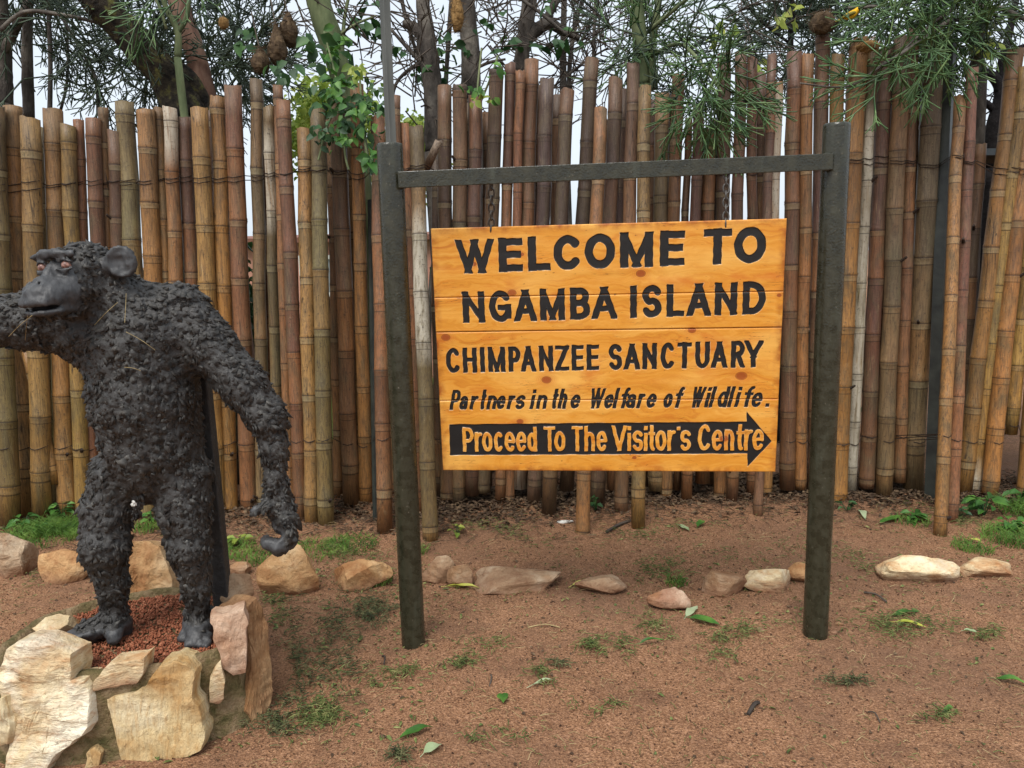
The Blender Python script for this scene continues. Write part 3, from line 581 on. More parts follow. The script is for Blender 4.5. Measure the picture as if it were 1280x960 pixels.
def wood_mat():
    n = N('varnished_pine', .38, .45); v = n.coord((1, 1, 1)); oi = n.n('ShaderNodeObjectInfo')
    tc = n.n('ShaderNodeTexCoord'); wob = n.noise(n.coord((2.2, 1, 5)), 2.4, 3, .5)
    ad = n.n('ShaderNodeVectorMath', operation='ADD'); cmb = n.n('ShaderNodeCombineXYZ'); n.l(n.math('MULTIPLY', wob, .16), cmb.inputs[2]); n.l(tc.outputs['Object'], ad.inputs[0]); n.l(cmb.outputs[0], ad.inputs[1])
    mp = n.n('ShaderNodeMapping'); mp.inputs['Scale'].default_value = (1.0, 1, 26); n.l(ad.outputs[0], mp.inputs[0])
    gr = n.noise(mp.outputs[0], 2.2, 5, .6); fine = n.noise(n.coord((5, 1, 150)), 2, 3, .6); bl_ = n.noise(n.coord((1, 1, 2)), 6, 4, .6)
    c = n.ramp(gr, [(.30, lin(192, 116, 34)), (.48, lin(216, 148, 50)), (.68, lin(230, 170, 76))])
    c = n.mix(n.rng(fine, .55, .75, 0, .35), c, lin(176, 92, 26)); c = n.mix(n.rng(bl_, .56, .76, 0, .5), c, lin(214, 124, 34))
    c = n.mix(n.math('MULTIPLY', oi.outputs['Random'], .22), c, lin(210, 128, 44))
    c = n.mix(n.rng(n.noise(n.coord((1, 1, 3)), 2.6, 3, .5), .5, .68, 0, .55), c, lin(238, 186, 96)); c = n.mix(n.rng(n.noise(n.coord((1, 1, 2.5)), 4.3, 4, .6, .5), .56, .7, 0, .6), c, lin(196, 104, 28))
    sx_ = n.n('ShaderNodeSeparateXYZ'); n.l(tc.outputs['Object'], sx_.inputs[0]); eg = n.math('MAXIMUM', n.rng(n.math('ABSOLUTE', sx_.outputs[0]), BW / 2 - .03, BW / 2), n.rng(n.math('ABSOLUTE', sx_.outputs[2]), BH / 2 - .03, BH / 2)); c = n.mix(n.math('MULTIPLY', eg, n.rng(n.noise(v, 18, 4, .6), .4, .65)), c, lin(150, 76, 24))
    ck = n.noise(n.coord((1.2, 1, 30)), 3.2, 3, .5); c = n.mix(n.math('MULTIPLY', n.rng(n.math('ABSOLUTE', n.math('SUBTRACT', ck, .5)), .006, .0015), n.rng(bl_, .5, .62)), c, lin(82, 40, 14))
    for kx_, ky_, kr in KNOTS:
        kr *= 1.3; p = uv(kx_, ky_); sb = n.n('ShaderNodeVectorMath', operation='SUBTRACT'); n.l(tc.outputs['Object'], sb.inputs[0]); sb.inputs[1].default_value = (p[0], 0, p[1])
        ml = n.n('ShaderNodeVectorMath', operation='MULTIPLY'); n.l(sb.outputs[0], ml.inputs[0]); ml.inputs[1].default_value = (1, 0, 1.35)
        ln = n.n('ShaderNodeVectorMath', operation='LENGTH'); n.l(ml.outputs[0], ln.inputs[0])
        dn = n.math('ADD', ln.outputs['Value'], n.math('MULTIPLY', n.math('SUBTRACT', bl_, .5), .012))
        rg = n.math('SINE', n.math('MULTIPLY', dn, 900))
        c = n.mix(n.math('MULTIPLY', n.rng(dn, kr * 2.6, kr * .9), n.rng(rg, -1, 1, .25, .6)), c, lin(188, 98, 34))
        c = n.mix(n.rng(dn, kr * 1.05, kr * .75, 0, .85), c, lin(146, 66, 26))
        c = n.mix(n.rng(n.math('ABSOLUTE', n.math('SUBTRACT', dn, kr * .95)), .0016, .0004, 0, .6), c, lin(84, 34, 14))
    vd = n.noise(n.coord((40, 1, 60)), 1, 3); c = n.mix(n.rng(vd, .69, .74, 0, .7), c, lin(110, 56, 18))
    ik = n.attr('ink'); edge = n.noise(v, 260, 3); fk = n.math('ADD', ik, n.math('MULTIPLY', n.math('SUBTRACT', edge, .5), .0016))
    k = n.rng(fk, .0004, -.0004); blk = n.mix(n.rng(n.noise(v, 300, 3), .58, .72, 0, .5), lin(20, 18, 17), lin(50, 46, 43))
    c = n.mix(n.math('MULTIPLY', n.rng(n.math('ABSOLUTE', n.math('SUBTRACT', fk, .0012)), .0012, .0004), n.rng(n.noise(v, 30, 3), .45, .6, 0, .45)), c, lin(214, 196, 160))
    n.color(n.mix(k, c, blk)); n.rough(n.rng(k, 0, 1, .36, .55)); q = n.bump(fine, .12, .002); n.bump(n.noise(v, 260, 3), .15, .002, q); return n.m
KNOTS = [(801,342,.013),(683,475,.014),(927,470,.016),(865,413,.011),(640,366,.013),(650,527,.010),(592,330,.008),(905,548,.012),(557,422,.014),(793,572,.007),(974,369,.006),(812,446,.010),(652,318,.007)]
M['sign'] = wood_mat()
board = tag(empty('sign_board', bc - bu * BH / 2), 'orange varnished wooden welcome board with carved black lettering and an arrow', 'sign')
def s01(x): x = np.clip(x, 0, 1); return x * x * (3 - 2 * x)
vsp = [uv(760, 368)[1], uv(760, 412)[1], uv(760, 500)[1]]; cuts = [len(vg) - 1] + [int(np.argmin(abs(vg - q))) for q in vsp] + [0]
rot = Matrix(((ba[0], -bn[0], bu[0], 0), (ba[1], -bn[1], bu[1], 0), (ba[2], -bn[2], bu[2], 0), (0, 0, 0, 1)))
nU = len(ug); TH = .026
for k in range(4):
    j1, j0 = cuts[k], cuts[k + 1]; rows = np.arange(j0, j1 + 1); u, v_, ik = UU[rows], VV[rows].copy(), ink[rows]
    gap = (.0011, .0016, .0008)
    if k < 3: v_[0] += gap[k]
    if k > 0: v_[-1] -= gap[k - 1] * .5
    P0 = np.stack([u, 0 * u, v_], -1).reshape(-1, 3)
    edge = np.minimum.reduce([u - ug[0], ug[-1] - u, v_ - v_[0, 0], v_[-1, 0] - v_])
    y_ = .0034 * s01((.0012 - ik) / .0036) + .0026 * s01((.004 - edge) / .004) ** 2 + (.0006 * noise3(P0 * [6, 1, 40])).reshape(u.shape) + (.0012, 0, .0018, .0004)[k]
    fr = np.stack([u, y_, v_], -1).reshape(-1, 3); nr = len(rows)
    I = (np.arange(nr - 1)[:, None] * nU + np.arange(nU - 1)[None, :]).ravel()
    quads = np.stack([I, I + 1, I + nU + 1, I + nU], 1).tolist()
    nfr = len(fr); back = [[ug[0], TH, v_[0, 0]], [ug[-1], TH, v_[0, 0]], [ug[-1], TH, v_[-1, 0]], [ug[0], TH, v_[-1, 0]]]
    top = [(nr - 1) * nU + i for i in range(nU)]; bot = list(range(nU)); lef = [i * nU for i in range(nr)]; rig = [i * nU + nU - 1 for i in range(nr)]
    quads += [bot[::-1] + [nfr, nfr + 1], top + [nfr + 2, nfr + 3], lef + [nfr + 3, nfr], rig[::-1] + [nfr + 1, nfr + 2], [nfr + 1, nfr, nfr + 3, nfr + 2]]
    me = mesh('plank', np.concatenate([fr, back]), quads); at_ = me.attributes.new('ink', 'FLOAT', 'POINT'); at_.data.foreach_set('value', np.concatenate([ik.ravel(), np.ones(4)]).astype(np.float32))
    me.materials.append(M['sign']); o = link('plank', me, board); o.matrix_world = Matrix.Translation(Vector(tuple(bc - np.array(board.location)))) @ rot
for xx in (-.45, .45):
    o = obox('batten', bc + ba * xx - bn * (TH + .011), ba, bn, bu, .05, .02, BH * .9, M['stone_wood'], board)
# chains
def chain(px, label):
    top = PP(px[0], px[1], (bl + br) / 2 + by_ * .012, by_); bot = bc + ba * (uv(px[2], px[3])[0]) + bu * (BH / 2 - .012) - bn * .012
    root = tag(empty('chain', bot), label, 'chain', 'chains that hold the sign board')
    L = np.linalg.norm(top - bot); nl = max(3, int(round(L / .026))); ax = (top - bot) / L
    A = np.cross(ax, [0, 1.0, 0]); A /= np.linalg.norm(A); B = np.cross(ax, A)
    for i in range(nl + 1):
        c = bot + ax * (i * L / nl); s = A if i % 2 else (A * .3 + B * .95)
        a = np.linspace(0, 2 * math.pi, 17)[:-1]; pts = [c + ax * math.sin(t) * .0175 + s * math.cos(t) * .0105 for t in a]; pts.append(pts[0])
        v, f = tube(pts, .0034, 6, caps=False); build('link', v, f, M['chain'], root, c, True)
chain((614, 222, 614, 288), 'rusty chain from crossbar to board above the letters WE')
chain((908, 210, 908, 275), 'rusty chain from crossbar to board above the word TO')

# ------------------------------------------------------------------ statue pedestal
def rock(name, c, size, seed, mat, parent=None, cuts=9, flat=True, sub=4, rz=0.0, nz=.05):
    import bmesh
    r_ = np.random.default_rng(seed); bm = bmesh.new(); bmesh.ops.create_icosphere(bm, subdivisions=sub, radius=1)
    v = np.array([q.co[:] for q in bm.verts]); f = [[q.index for q in p.verts] for p in bm.faces]; bm.free()
    for _ in range(cuts):
        n_ = r_.normal(size=3); n_ /= np.linalg.norm(n_); h = .48 + .34 * r_.random(); d = v @ n_ - h
        v = v - np.clip(d, 0, None)[:, None] * n_ * .93
    v = v * (1 + nz * fbm(v * 2.4 + seed, 5) - nz * .5 * np.abs(noise3(v * 5 + seed)))[:, None]
    v = v / np.abs(v).max(0) * np.array(size) / 2
    ca, sa = math.cos(rz), math.sin(rz); v = v @ np.array([[ca, sa, 0], [-sa, ca, 0], [0, 0, 1]])
    v[:, 2] += size[2] / 2 - size[2] * .26
    o = link(name, mesh(name, v, f), parent, mat, c); return o
def slab(name, outline, p0, nrm, mat, parent, thick=.09, proud=.02, seed=0, rough=.012, smooth=True):
    nrm = np.asarray(nrm, float); nrm /= np.linalg.norm(nrm)
    pts = np.array([PP(x, y, p0, nrm) for x, y in outline]); m = len(pts)
    dens = []
    for i in range(m):
        for t_ in (0, .2, .4, .6, .8): dens.append(pts[i] + (pts[(i + 1) % m] - pts[i]) * t_)
    dens = np.array(dens); k = len(dens); c = dens.mean(0)
    dens = dens + .006 * np.stack([noise3(dens * 40 + seed), 0 * dens[:, 0], noise3(dens * 40 + seed + 9)], 1)
    rings = [(1.0, -thick), (1.02, -thick * .4), (1.005, -.004), (1.0, proud * .6), (.985, proud * .93)] + [(q_, proud) for q_ in (.92, .86, .79, .71, .62, .53, .44, .35, .26, .17, .08)]
    V = []
    for s, d in rings:
        q = c + (dens - c) * s + nrm * d
        if d > 0: q = q + nrm * (rough * fbm(q * 11 + seed, 5) - rough * .8 * np.abs(noise3(q * [9, 9, 26] + seed)))[:, None]
        V.append(q)
    V.append((c + nrm * (proud + rough * fbm((c * 11 + seed)[None], 4)[0]))[None]); V.append((c - nrm * thick)[None]); V = np.concatenate(V)
    R_ = len(rings); f = [[a * k + j, (a + 1) * k + j, (a + 1) * k + (j + 1) % k, a * k + (j + 1) % k] for a in range(R_ - 1) for j in range(k)]
    f += [[(R_ - 1) * k + j, R_ * k, (R_ - 1) * k + (j + 1) % k] for j in range(k)] + [[j, (j + 1) % k, R_ * k + 1] for j in range(k)]
    area = 0
    q0 = V[:k]; tt = sum(np.cross(q0[j] - c, q0[(j + 1) % k] - c) for j in range(k))
    if tt @ nrm > 0: f = [g[::-1] for g in f]
    return build(name, V, f, mat, parent, None, False)
ped = tag(empty('stone_pedestal', (-1.32, 2.5, 0)), 'low round pedestal of cream stones set in mossy mortar under the chimpanzee statue', 'pedestal')
plan = np.array([(-1.66, 2.20), (-1.45, 2.155), (-1.22, 2.17), (-1.04, 2.24), (-.91, 2.355), (-.925, 2.55), (-.98, 2.70), (-1.12, 2.80), (-1.32, 2.82), (-1.52, 2.75), (-1.67, 2.60), (-1.73, 2.42)])
pl = smoothpath(np.concatenate([plan, plan[:1]]), 181)[:-1]; pc = pl.mean(0); k = len(pl); V = []
for s, z in ((1.10, -.03), (1.06, .0), (1.04, .03), (1.02, .06), (1.01, .09), (1.0, .12), (.995, .15), (.99, .18), (.985, .21), (.98, .245), (.967, .268), (.945, .280), (.92, .284), (.89, .282), (.865, .272), (.85, .25), (.45, .252), (.2, .253)):
    q = np.concatenate([pc + (pl - pc) * s, np.full((k, 1), z)], 1)
    am = .011 if .02 < z and s > .84 else .004
    nn_ = fbm(q * 9 + 4, 5) + .5 * noise3(q * 60); q[:, :2] += ((pl - pc) / np.linalg.norm(pl - pc, axis=1)[:, None]) * (am * nn_)[:, None]; q[:, 2] += am * .7 * fbm(q * 12 + 40, 3)
    V.append(q)
V.append(np.array([[pc[0], pc[1], .253]])); V = np.concatenate(V); R_ = 18
f = [[a * k + j, a * k + (j + 1) % k, (a + 1) * k + (j + 1) % k, (a + 1) * k + j] for a in range(R_ - 1) for j in range(k)] + [[(R_ - 1) * k + j, (R_ - 1) * k + (j + 1) % k, R_ * k] for j in range(k)]
build('mortar', V, f, M['mortar'], ped, (-1.32, 2.5, 0), True)
fn = np.array([.10, -.985, .12]); fp = np.array([-1.30, 2.166, .12]); fpl = np.array([-1.58, 2.148, .15])
slab('stone', [(14,808),(28,799),(48,798),(72,806),(92,814),(94,838),(92,848),(108,848),(115,872),(114,905),(108,918),(95,925),(70,945),(58,970),(12,972),(14,905),(4,862),(2,835)], fpl, (-.05, -.98, .16), M['stone_cream'], ped, .09, .026, 3, .016)
slab('stone', [(118,850),(130,838),(140,827),(160,826),(184,821),(178,842),(172,852),(150,857),(118,862)], fp + [.02, -.012, 0], fn, M['stone_cream'], ped, .08, .012, 5, .006)
slab('stone', [(135,871),(160,866),(184,858),(200,832),(218,825),(236,828),(243,838),(244,868),(252,890),(259,915),(254,934),(235,942),(218,945),(212,960),(180,968),(156,962),(146,915)], fp, fn, M['stone_bark'], ped, .10, .016, 8, .007)
slab('stone', [(262,846),(272,832),(277,828),(281,850),(279,870),(272,878),(262,877)], fp + [.2, .05, 0], (.35, -.93, .1), M['stone_cream'], ped, .06, .014, 11, .006)
slab('stone', [(264,770),(268,765),(290,765),(306,760),(310,772),(309,800),(307,840),(290,845),(279,836),(275,815),(268,800)], (-.945, 2.315, .25), (.30, -.94, .1), M['stone_pink'], ped, .07, .018, 13, .008)
slab('stone', [(296,762),(316,746),(326,765),(331,800),(337,838),(337,862),(328,895),(319,917),(312,905),(303,888),(308,860),(309,800)], (-.90, 2.38, .15), (.86, -.50, .12), M['stone_wood'], ped, .09, .02, 17, .010)
slab('stone', [(276,722),(290,716),(312,718),(318,742),(298,762),(284,766),(275,748)], (-.98, 2.60, .27), (.45, -.80, .4), M['stone_grey'], ped, .10, .02, 19, .012)
slab('stone', [(110,940),(120,932),(127,940),(124,975),(104,975)], fp + [-.0, -.02, 0], fn, M['stone_bark'], ped, .07, .012, 23, .006)
slab('stone', [(0,872),(10,868),(13,905),(12,930),(2,930),(-14,910),(-12,880)], (-1.66, 2.20, .15), (-.5, -.85, .1), M['stone_bark'], ped, .08, .014, 29, .008)
slab('stone', [(264,955),(276,936),(288,931),(288,942),(276,960)], (-.99, 2.27, .03), (.3, -.93, .2), M['stone_tan'], ped, .05, .010, 31, .006)
slab('stone', [(164,678),(185,676),(200,682),(212,706),(219,736),(196,746),(164,762),(150,740),(152,700)], (-1.42, 2.84, .30), (.1, -.93, .35), M['stone_tan'], ped, .12, .02, 37, .016)
slab('stone', [(42,786),(58,772),(74,767),(88,768),(87,782),(70,789),(50,796)], (-1.66, 2.47, .28), (-.2, -.7, .7), M['stone_cream'], ped, .08, .01, 41, .01)
for i, (q, sz, mt) in enumerate([((-1.68, 2.66, .0), (.18, .18, .22), 'stone_tan'), ((-1.10, 2.82, 0), (.22, .16, .22), 'stone_tan')]):
    rock('stone', q, sz, 60 + i, M[mt], ped)
def crumbs(name, P, sz, mat, parent=None, seed=0):
    """thousands of tiny irregular grains in one mesh"""
    r_ = np.random.default_rng(seed); n = len(P); base = np.array([[1, 0, 0], [-.5, .87, 0], [-.5, -.87, 0], [.1, .1, .8], [0, 0, -.7]])
    a = r_.random(n) * 6.28; ca, sa = np.cos(a), np.sin(a); s = np.asarray(sz)[:, None] * (.6 + .8 * r_.random((n, 5)))
    q = base[None] * s[:, :, None]; x = q[:, :, 0] * ca[:, None] - q[:, :, 1] * sa[:, None]; y = q[:, :, 0] * sa[:, None] + q[:, :, 1] * ca[:, None]
    v = np.stack([x, y, q[:, :, 2]], -1) + np.asarray(P)[:, None, :]
    b = np.arange(n)[:, None] * 5; f = np.concatenate([b + np.array([t_]) for t_ in ([0, 1, 3], [1, 2, 3], [2, 0, 3], [1, 0, 4], [2, 1, 4], [0, 2, 4])])
    return build(name, v.reshape(-1, 3), f, mat, parent, None)
t_ = rng.random(6500) ** .5 * .86; ai = rng.random(6500) * k; a0 = ai.astype(int); pr_ = pl[a0] + (pl[(a0 + 1) % k] - pl[a0]) * (ai - a0)[:, None]; q2 = pc + (pr_ - pc) * t_[:, None]
tag(crumbs('gravel', np.concatenate([q2, .257 + .008 * rng.random((6500, 1))], 1), .0035 + .0045 * rng.random(6500), M['gravel'], ped, 4), kind='stuff')

# ------------------------------------------------------------------ chimpanzee statue (one continuous implicit surface)
HV = .0065
glo, ghi = np.array([-2.12, 1.98, .22]), np.array([-.66, 2.84, 1.64])
gn = np.ceil((ghi - glo) / HV).astype(int)
axs = [glo[i] + HV * np.arange(gn[i]) for i in range(3)]
phi = np.full(gn, 1.0, np.float32)
def sub(lo, hi):
    i0 = np.clip(np.floor((np.asarray(lo) - glo) / HV).astype(int), 0, gn - 1); i1 = np.clip(np.ceil((np.asarray(hi) - glo) / HV).astype(int) + 1, 1, gn)
    sl = tuple(slice(a_, b_) for a_, b_ in zip(i0, i1)); g = np.meshgrid(*[axs[i][sl[i]] for i in range(3)], indexing='ij')
    return sl, np.stack(g, -1)
def comb(sl, d, k, mode):
    c = phi[sl]
    if mode == 'u':
        h = np.clip(.5 + .5 * (c - d) / k, 0, 1); phi[sl] = (c + (d - c) * h - k * h * (1 - h)).astype(np.float32)
    else:
        d = -d; h = np.clip(.5 - .5 * (c - d) / k, 0, 1); phi[sl] = (c + (d - c) * h + k * h * (1 - h)).astype(np.float32)
def cone(a_, b_, ra, rb, k=.03, mode='u'):
    a_, b_ = np.asarray(a_), np.asarray(b_); m = max(ra, rb) + k * 2
    sl, P = sub(np.minimum(a_, b_) - m, np.maximum(a_, b_) + m); e = b_ - a_; L2 = e @ e + 1e-12
    t = np.clip(((P - a_) @ e) / L2, 0, 1); d = np.linalg.norm(P - a_ - t[..., None] * e, axis=-1) - (ra + (rb - ra) * t); comb(sl, d, k, mode)
def chainc(pts, k=.03):
    for p, q in zip(pts[:-1], pts[1:]): cone(p[0], q[0], p[1], q[1], k)
def ell(c, A3, r, k=.02, mode='u'):
    c = np.asarray(c); m = max(r) + k * 2; sl, P = sub(c - m, c + m); q = (P - c) @ np.asarray(A3).T / np.asarray(r); n_ = np.linalg.norm(q, axis=-1)
    g = np.linalg.norm(q / np.asarray(r), axis=-1) + 1e-6; comb(sl, n_ * (n_ - 1) / g, k, mode)
def J(x, y, Y_, r): p = PY(x, y, Y_); return (p, r * pxm(p))
chainc([J(176, 428, 2.47, 69), J(181, 500, 2.46, 66), J(193, 556, 2.47, 60), J(191, 582, 2.48, 52)], .03)
chainc([J(118, 415, 2.47, 50), J(206, 400, 2.49, 48)], .05)
chainc([J(228, 388, 2.48, 37), J(262, 434, 2.46, 35), J(305, 482, 2.44, 31), J(334, 522, 2.42, 25.5), J(342, 560, 2.41, 19.5), J(346, 605, 2.40, 16.5), J(349, 628, 2.40, 18), J(358, 650, 2.40, 19)], .03)
for i in range(4):
    yy = 2.355 + .026 * i; chainc([J(358, 650, yy, 11), J(364, 664, yy, 10.5), J(361, 677, yy, 9.5), J(348, 684 + (i % 2) * 1.5, yy, 9), J(333, 679 - i, yy, 7.5)], .006)
chainc([J(345, 628, 2.38, 11), J(330, 633, 2.36, 9), J(316, 641, 2.35, 6.5)], .010)
chainc([J(98, 405, 2.44, 41), J(40, 401, 2.39, 37), J(-45, 402, 2.33, 34), J(-120, 360, 2.24, 25), J(-165, 318, 2.20, 18), J(-180, 300, 2.19, 20)], .035)
for i in range(4): chainc([J(-180 - 5 * i, 302, 2.15 + .022 * i, 10), J(-192 - 5 * i, 282, 2.14 + .022 * i, 9), J(-190 - 4 * i, 262, 2.12 + .022 * i, 7.5)], .006)
chainc([J(-172, 300, 2.16, 10), J(-160, 286, 2.12, 8), J(-158, 274, 2.11, 6.5)], .008)
chainc([J(150, 594, 2.47, 40), J(134, 642, 2.44, 33), J(131, 684, 2.41, 32), J(140, 728, 2.43, 22), J(143, 768, 2.45, 17)], .02)
chainc([J(143, 768, 2.45, 20), J(150, 785, 2.47, 15)], .012); chainc([J(140, 776, 2.44, 19), J(108, 789, 2.41, 14.5), J(84, 799, 2.39, 8)], .02)
for i in range(4): chainc([J(112 - 4 * i, 789 + i, 2.385 + .018 * i, 8), J(80 + 2 * i, 803 - 1.5 * i, 2.365 + .02 * i, 5.5)], .006)
chainc([J(143, 778, 2.42, 14), J(143, 797, 2.385, 9)], .014)
chainc([J(228, 594, 2.47, 40), J(230, 640, 2.44, 34), J(237, 684, 2.42, 29), J(246, 732, 2.44, 21), J(247, 764, 2.46, 17)], .02)
chainc([J(247, 768, 2.46, 19), J(247, 788, 2.43, 16), J(246, 800, 2.385, 11)], .018); chainc([J(248, 775, 2.47, 16), J(252, 783, 2.50, 14)], .01)
for i in range(4): chainc([J(238 + 7 * i, 796, 2.40, 6.5), J(235 + 8 * i, 806, 2.362, 5)], .005)
chainc([J(238, 785, 2.43, 9), J(229, 797, 2.40, 7)], .008)
chainc([J(174, 612, 2.40, 12), J(172, 632, 2.39, 8), J(170, 648, 2.39, 4)], .010)
# head
Hc = PY(104, 343, 2.38); fH = np.array([-.27, -.96, -.03]); fH /= np.linalg.norm(fH); uH = np.array([-.06, .02, 1.0]); uH -= fH * (uH @ fH); uH /= np.linalg.norm(uH); sH = np.cross(uH, fH); sH = sH if sH[0] > 0 else -sH
A3 = np.array([fH, sH, uH])
def HP(f_, s_, u_): return Hc + fH * f_ + sH * s_ + uH * u_
chainc([(PY(165, 392, 2.46), .115), (HP(-.03, 0, -.02), .095)], .03)
ell(HP(-.015, 0, .005), A3, (.118, .098, .102), .02)
ell(HP(.055, 0, -.045), A3, (.085, .082, .075), .025)
ell(HP(.128, 0, -.052), A3, (.082, .066, .050), .018)
ell(HP(.105, 0, -.098), A3, (.078, .054, .034), .014)
cone(HP(.096, .068, .060), HP(.104, .02, .066), .011, .012, .014); cone(HP(.104, .02, .066), HP(.104, -.02, .066), .012, .012, .014); cone(HP(.104, -.02, .066), HP(.096, -.068, .060), .012, .011, .014)
for s in (-1, 1):
    ell(HP(.122, s * .043, .030), A3, (.026, .023, .017), .007, 's')
    cone(HP(.108, s * .026, .043), HP(.107, s * .043, .047), .0065, .0065, .004); cone(HP(.107, s * .043, .047), HP(.098, s * .062, .038), .0065, .006, .004); cone(HP(.113, s * .024, .018), HP(.110, s * .043, .012), .006, .0065, .006); cone(HP(.110, s * .043, .012), HP(.100, s * .062, .020), .0065, .006, .006)
cone(HP(.110, 0, .030), HP(.150, 0, -.014), .010, .016, .016)
for s in (-1, 1):
    cone(HP(.158, s * .010, -.012), HP(.160, s * .014, -.018), .010, .009, .006); ell(HP(.169, s * .012, -.017), A3, (.013, .007, .005), .003, 's')
lip = [(.165, .052), (.196, .028), (.204, 0), (.196, -.028), (.165, -.052)]
for (f0, s0), (f1, s1) in zip(lip[:-1], lip[1:]):
    cone(HP(f0, s0, -.070), HP(f1, s1, -.070), .012, .012, .012); cone(HP(f0 - .008, s0, -.100), HP(f1 - .008, s1, -.100), .012, .012, .012)
ell(HP(.185, 0, -.086), A3, (.052, .058, .0060), .005, 's')
# ears: a dished disc each side
for s in (1, -1):
    ec = PY(152, 327, 2.36) if s == 1 else HP(-.03, -.105, .05)
    en = np.array([.30, -.95, .1]) if s == 1 else np.array([-.9, -.3, .1]); en /= np.linalg.norm(en); e1 = np.cross(en, [0, 0, 1.0]); e1 /= np.linalg.norm(e1); e2 = np.cross(e1, en)
    cone(ec - en * .034 - e1 * .0, HP(-.03, s * .07, .02), .022, .035, .02); ell(ec, np.array([e1, en, e2]), (.044, .019, .051), .008); ell(ec + en * .016 + np.array([-.006, 0, -.004]), np.array([e1, en, e2]), (.036, .015, .043), .004, 's')
    cone(ec + en * .004 + np.array([-.034, 0, -.018]), ec + en * .004 + np.array([-.022, 0, -.034]), .009, .009, .008); cone(ec + en * .002 + np.array([-.022, 0, .020]), ec + en * .002 + np.array([.012, 0, .022]), .006, .005, .008); cone(ec + en * .002 + np.array([.012, 0, .022]), ec + en * .002 + np.array([.018, 0, -.012]), .005, .004, .008)
def surface_nets(phi, lo, h):
    ins = phi < 0; nx, ny, nz = phi.shape
    cnt = np.zeros((nx - 1, ny - 1, nz - 1), np.int8); cs = [(a, b, c) for a in (0, 1) for b in (0, 1) for c in (0, 1)]
    sl = lambda q: tuple(slice(q[i], q[i] + phi.shape[i] - 1) for i in range(3))
    for q in cs: cnt += ins[sl(q)]
    act = (cnt > 0) & (cnt < 8); ii = np.argwhere(act); idx = np.full(act.shape, -1, np.int64); idx[act] = np.arange(len(ii))
    pos = np.zeros((len(ii), 3)); w = np.zeros(len(ii))
    for p in cs:
        for a in range(3):
            if p[a] == 0:
                q = list(p); q[a] = 1; va = phi[tuple((ii + p).T)]; vb = phi[tuple((ii + q).T)]; m = (va < 0) != (vb < 0)
                t = np.where(m, va / np.where(m, va - vb, 1), 0); c = np.array(p, float)[None] + np.zeros((len(ii), 3)); c[:, a] += t; pos += c * m[:, None]; w += m
    vert = lo + (ii + pos / w[:, None]) * h; F_ = []
    for a in range(3):
        b, c = (a + 1) % 3, (a + 2) % 3
        s0 = [slice(None)] * 3; s1 = [slice(None)] * 3; s0[a] = slice(0, -1); s1[a] = slice(1, None)
        A_, B_ = ins[tuple(s0)], ins[tuple(s1)]; e = np.argwhere(A_ != B_); e = e[(e[:, b] > 0) & (e[:, c] > 0) & (e[:, b] < phi.shape[b] - 1) & (e[:, c] < phi.shape[c] - 1)]
        flip = ~A_[tuple(e.T)]; q = []
        for db, dc in ((-1, -1), (0, -1), (0, 0), (-1, 0)):
            g = e.copy(); g[:, b] += db; g[:, c] += dc; q.append(idx[tuple(g.T)])
        q = np.stack(q, 1); q[flip] = q[flip][:, ::-1]; F_.append(q)
    return vert, np.concatenate(F_)
sv, sf = surface_nets(phi, glo, HV)
def vnormals(v, f):
    n_ = np.cross(v[f[:, 2]] - v[f[:, 0]], v[f[:, 3]] - v[f[:, 1]]); o = np.zeros_like(v)
    for i in range(4): np.add.at(o, f[:, i], n_)
    return o / (np.linalg.norm(o, axis=1)[:, None] + 1e-12)
vn = vnormals(sv, sf)
# where the statue is bare (face, ears, fingers, feet): smooth; elsewhere shaggy
hl = (sv - Hc) @ A3.T
bare = s01((hl[:, 0] - .070) / .035) * (np.abs(hl[:, 1]) < .085) * (hl[:, 0] < .25) * s01((.104 - hl[:, 2]) / .02) * s01((hl[:, 2] + .125) / .03)
ecn = PY(152, 327, 2.36); bare = np.maximum(bare, s01((.058 - np.linalg.norm(sv - ecn, axis=1)) / .012))
bare = np.maximum(bare, s01((.335 - sv[:, 2]) / .03)); hcn = PY(344, 682, 2.40); bare = np.maximum(bare, s01((.095 - np.linalg.norm(sv - hcn, axis=1)) / .02)); bare = np.maximum(bare, s01((.03 - np.linalg.norm(sv - PY(320, 638, 2.355), axis=1)) / .015))
rel = (-.012 + .005 * noise3(sv * 30) + .004 * noise3(sv * [85, 85, 55]) + .003 * noise3(sv * 140)) * (1 - bare) + bare * (.0028 * noise3(sv * 50) + .0026 * noise3(sv * [160, 160, 40]) + .0016 * noise3(sv * 190))
sv2 = sv + vn * rel[:, None]
statue = tag(empty('chimpanzee_statue', (-1.28, 2.45, .25)), 'life size black cement statue of a standing chimpanzee with one arm stretched out', 'statue')
body = build('body', sv2, sf, M['cement'], statue, (-1.28, 2.45, .25), True)
body.data.materials.append(M['skin']); fb = bare[sf].mean(1) > .5; body.data.polygons.foreach_set('material_index', fb.astype(np.int32))
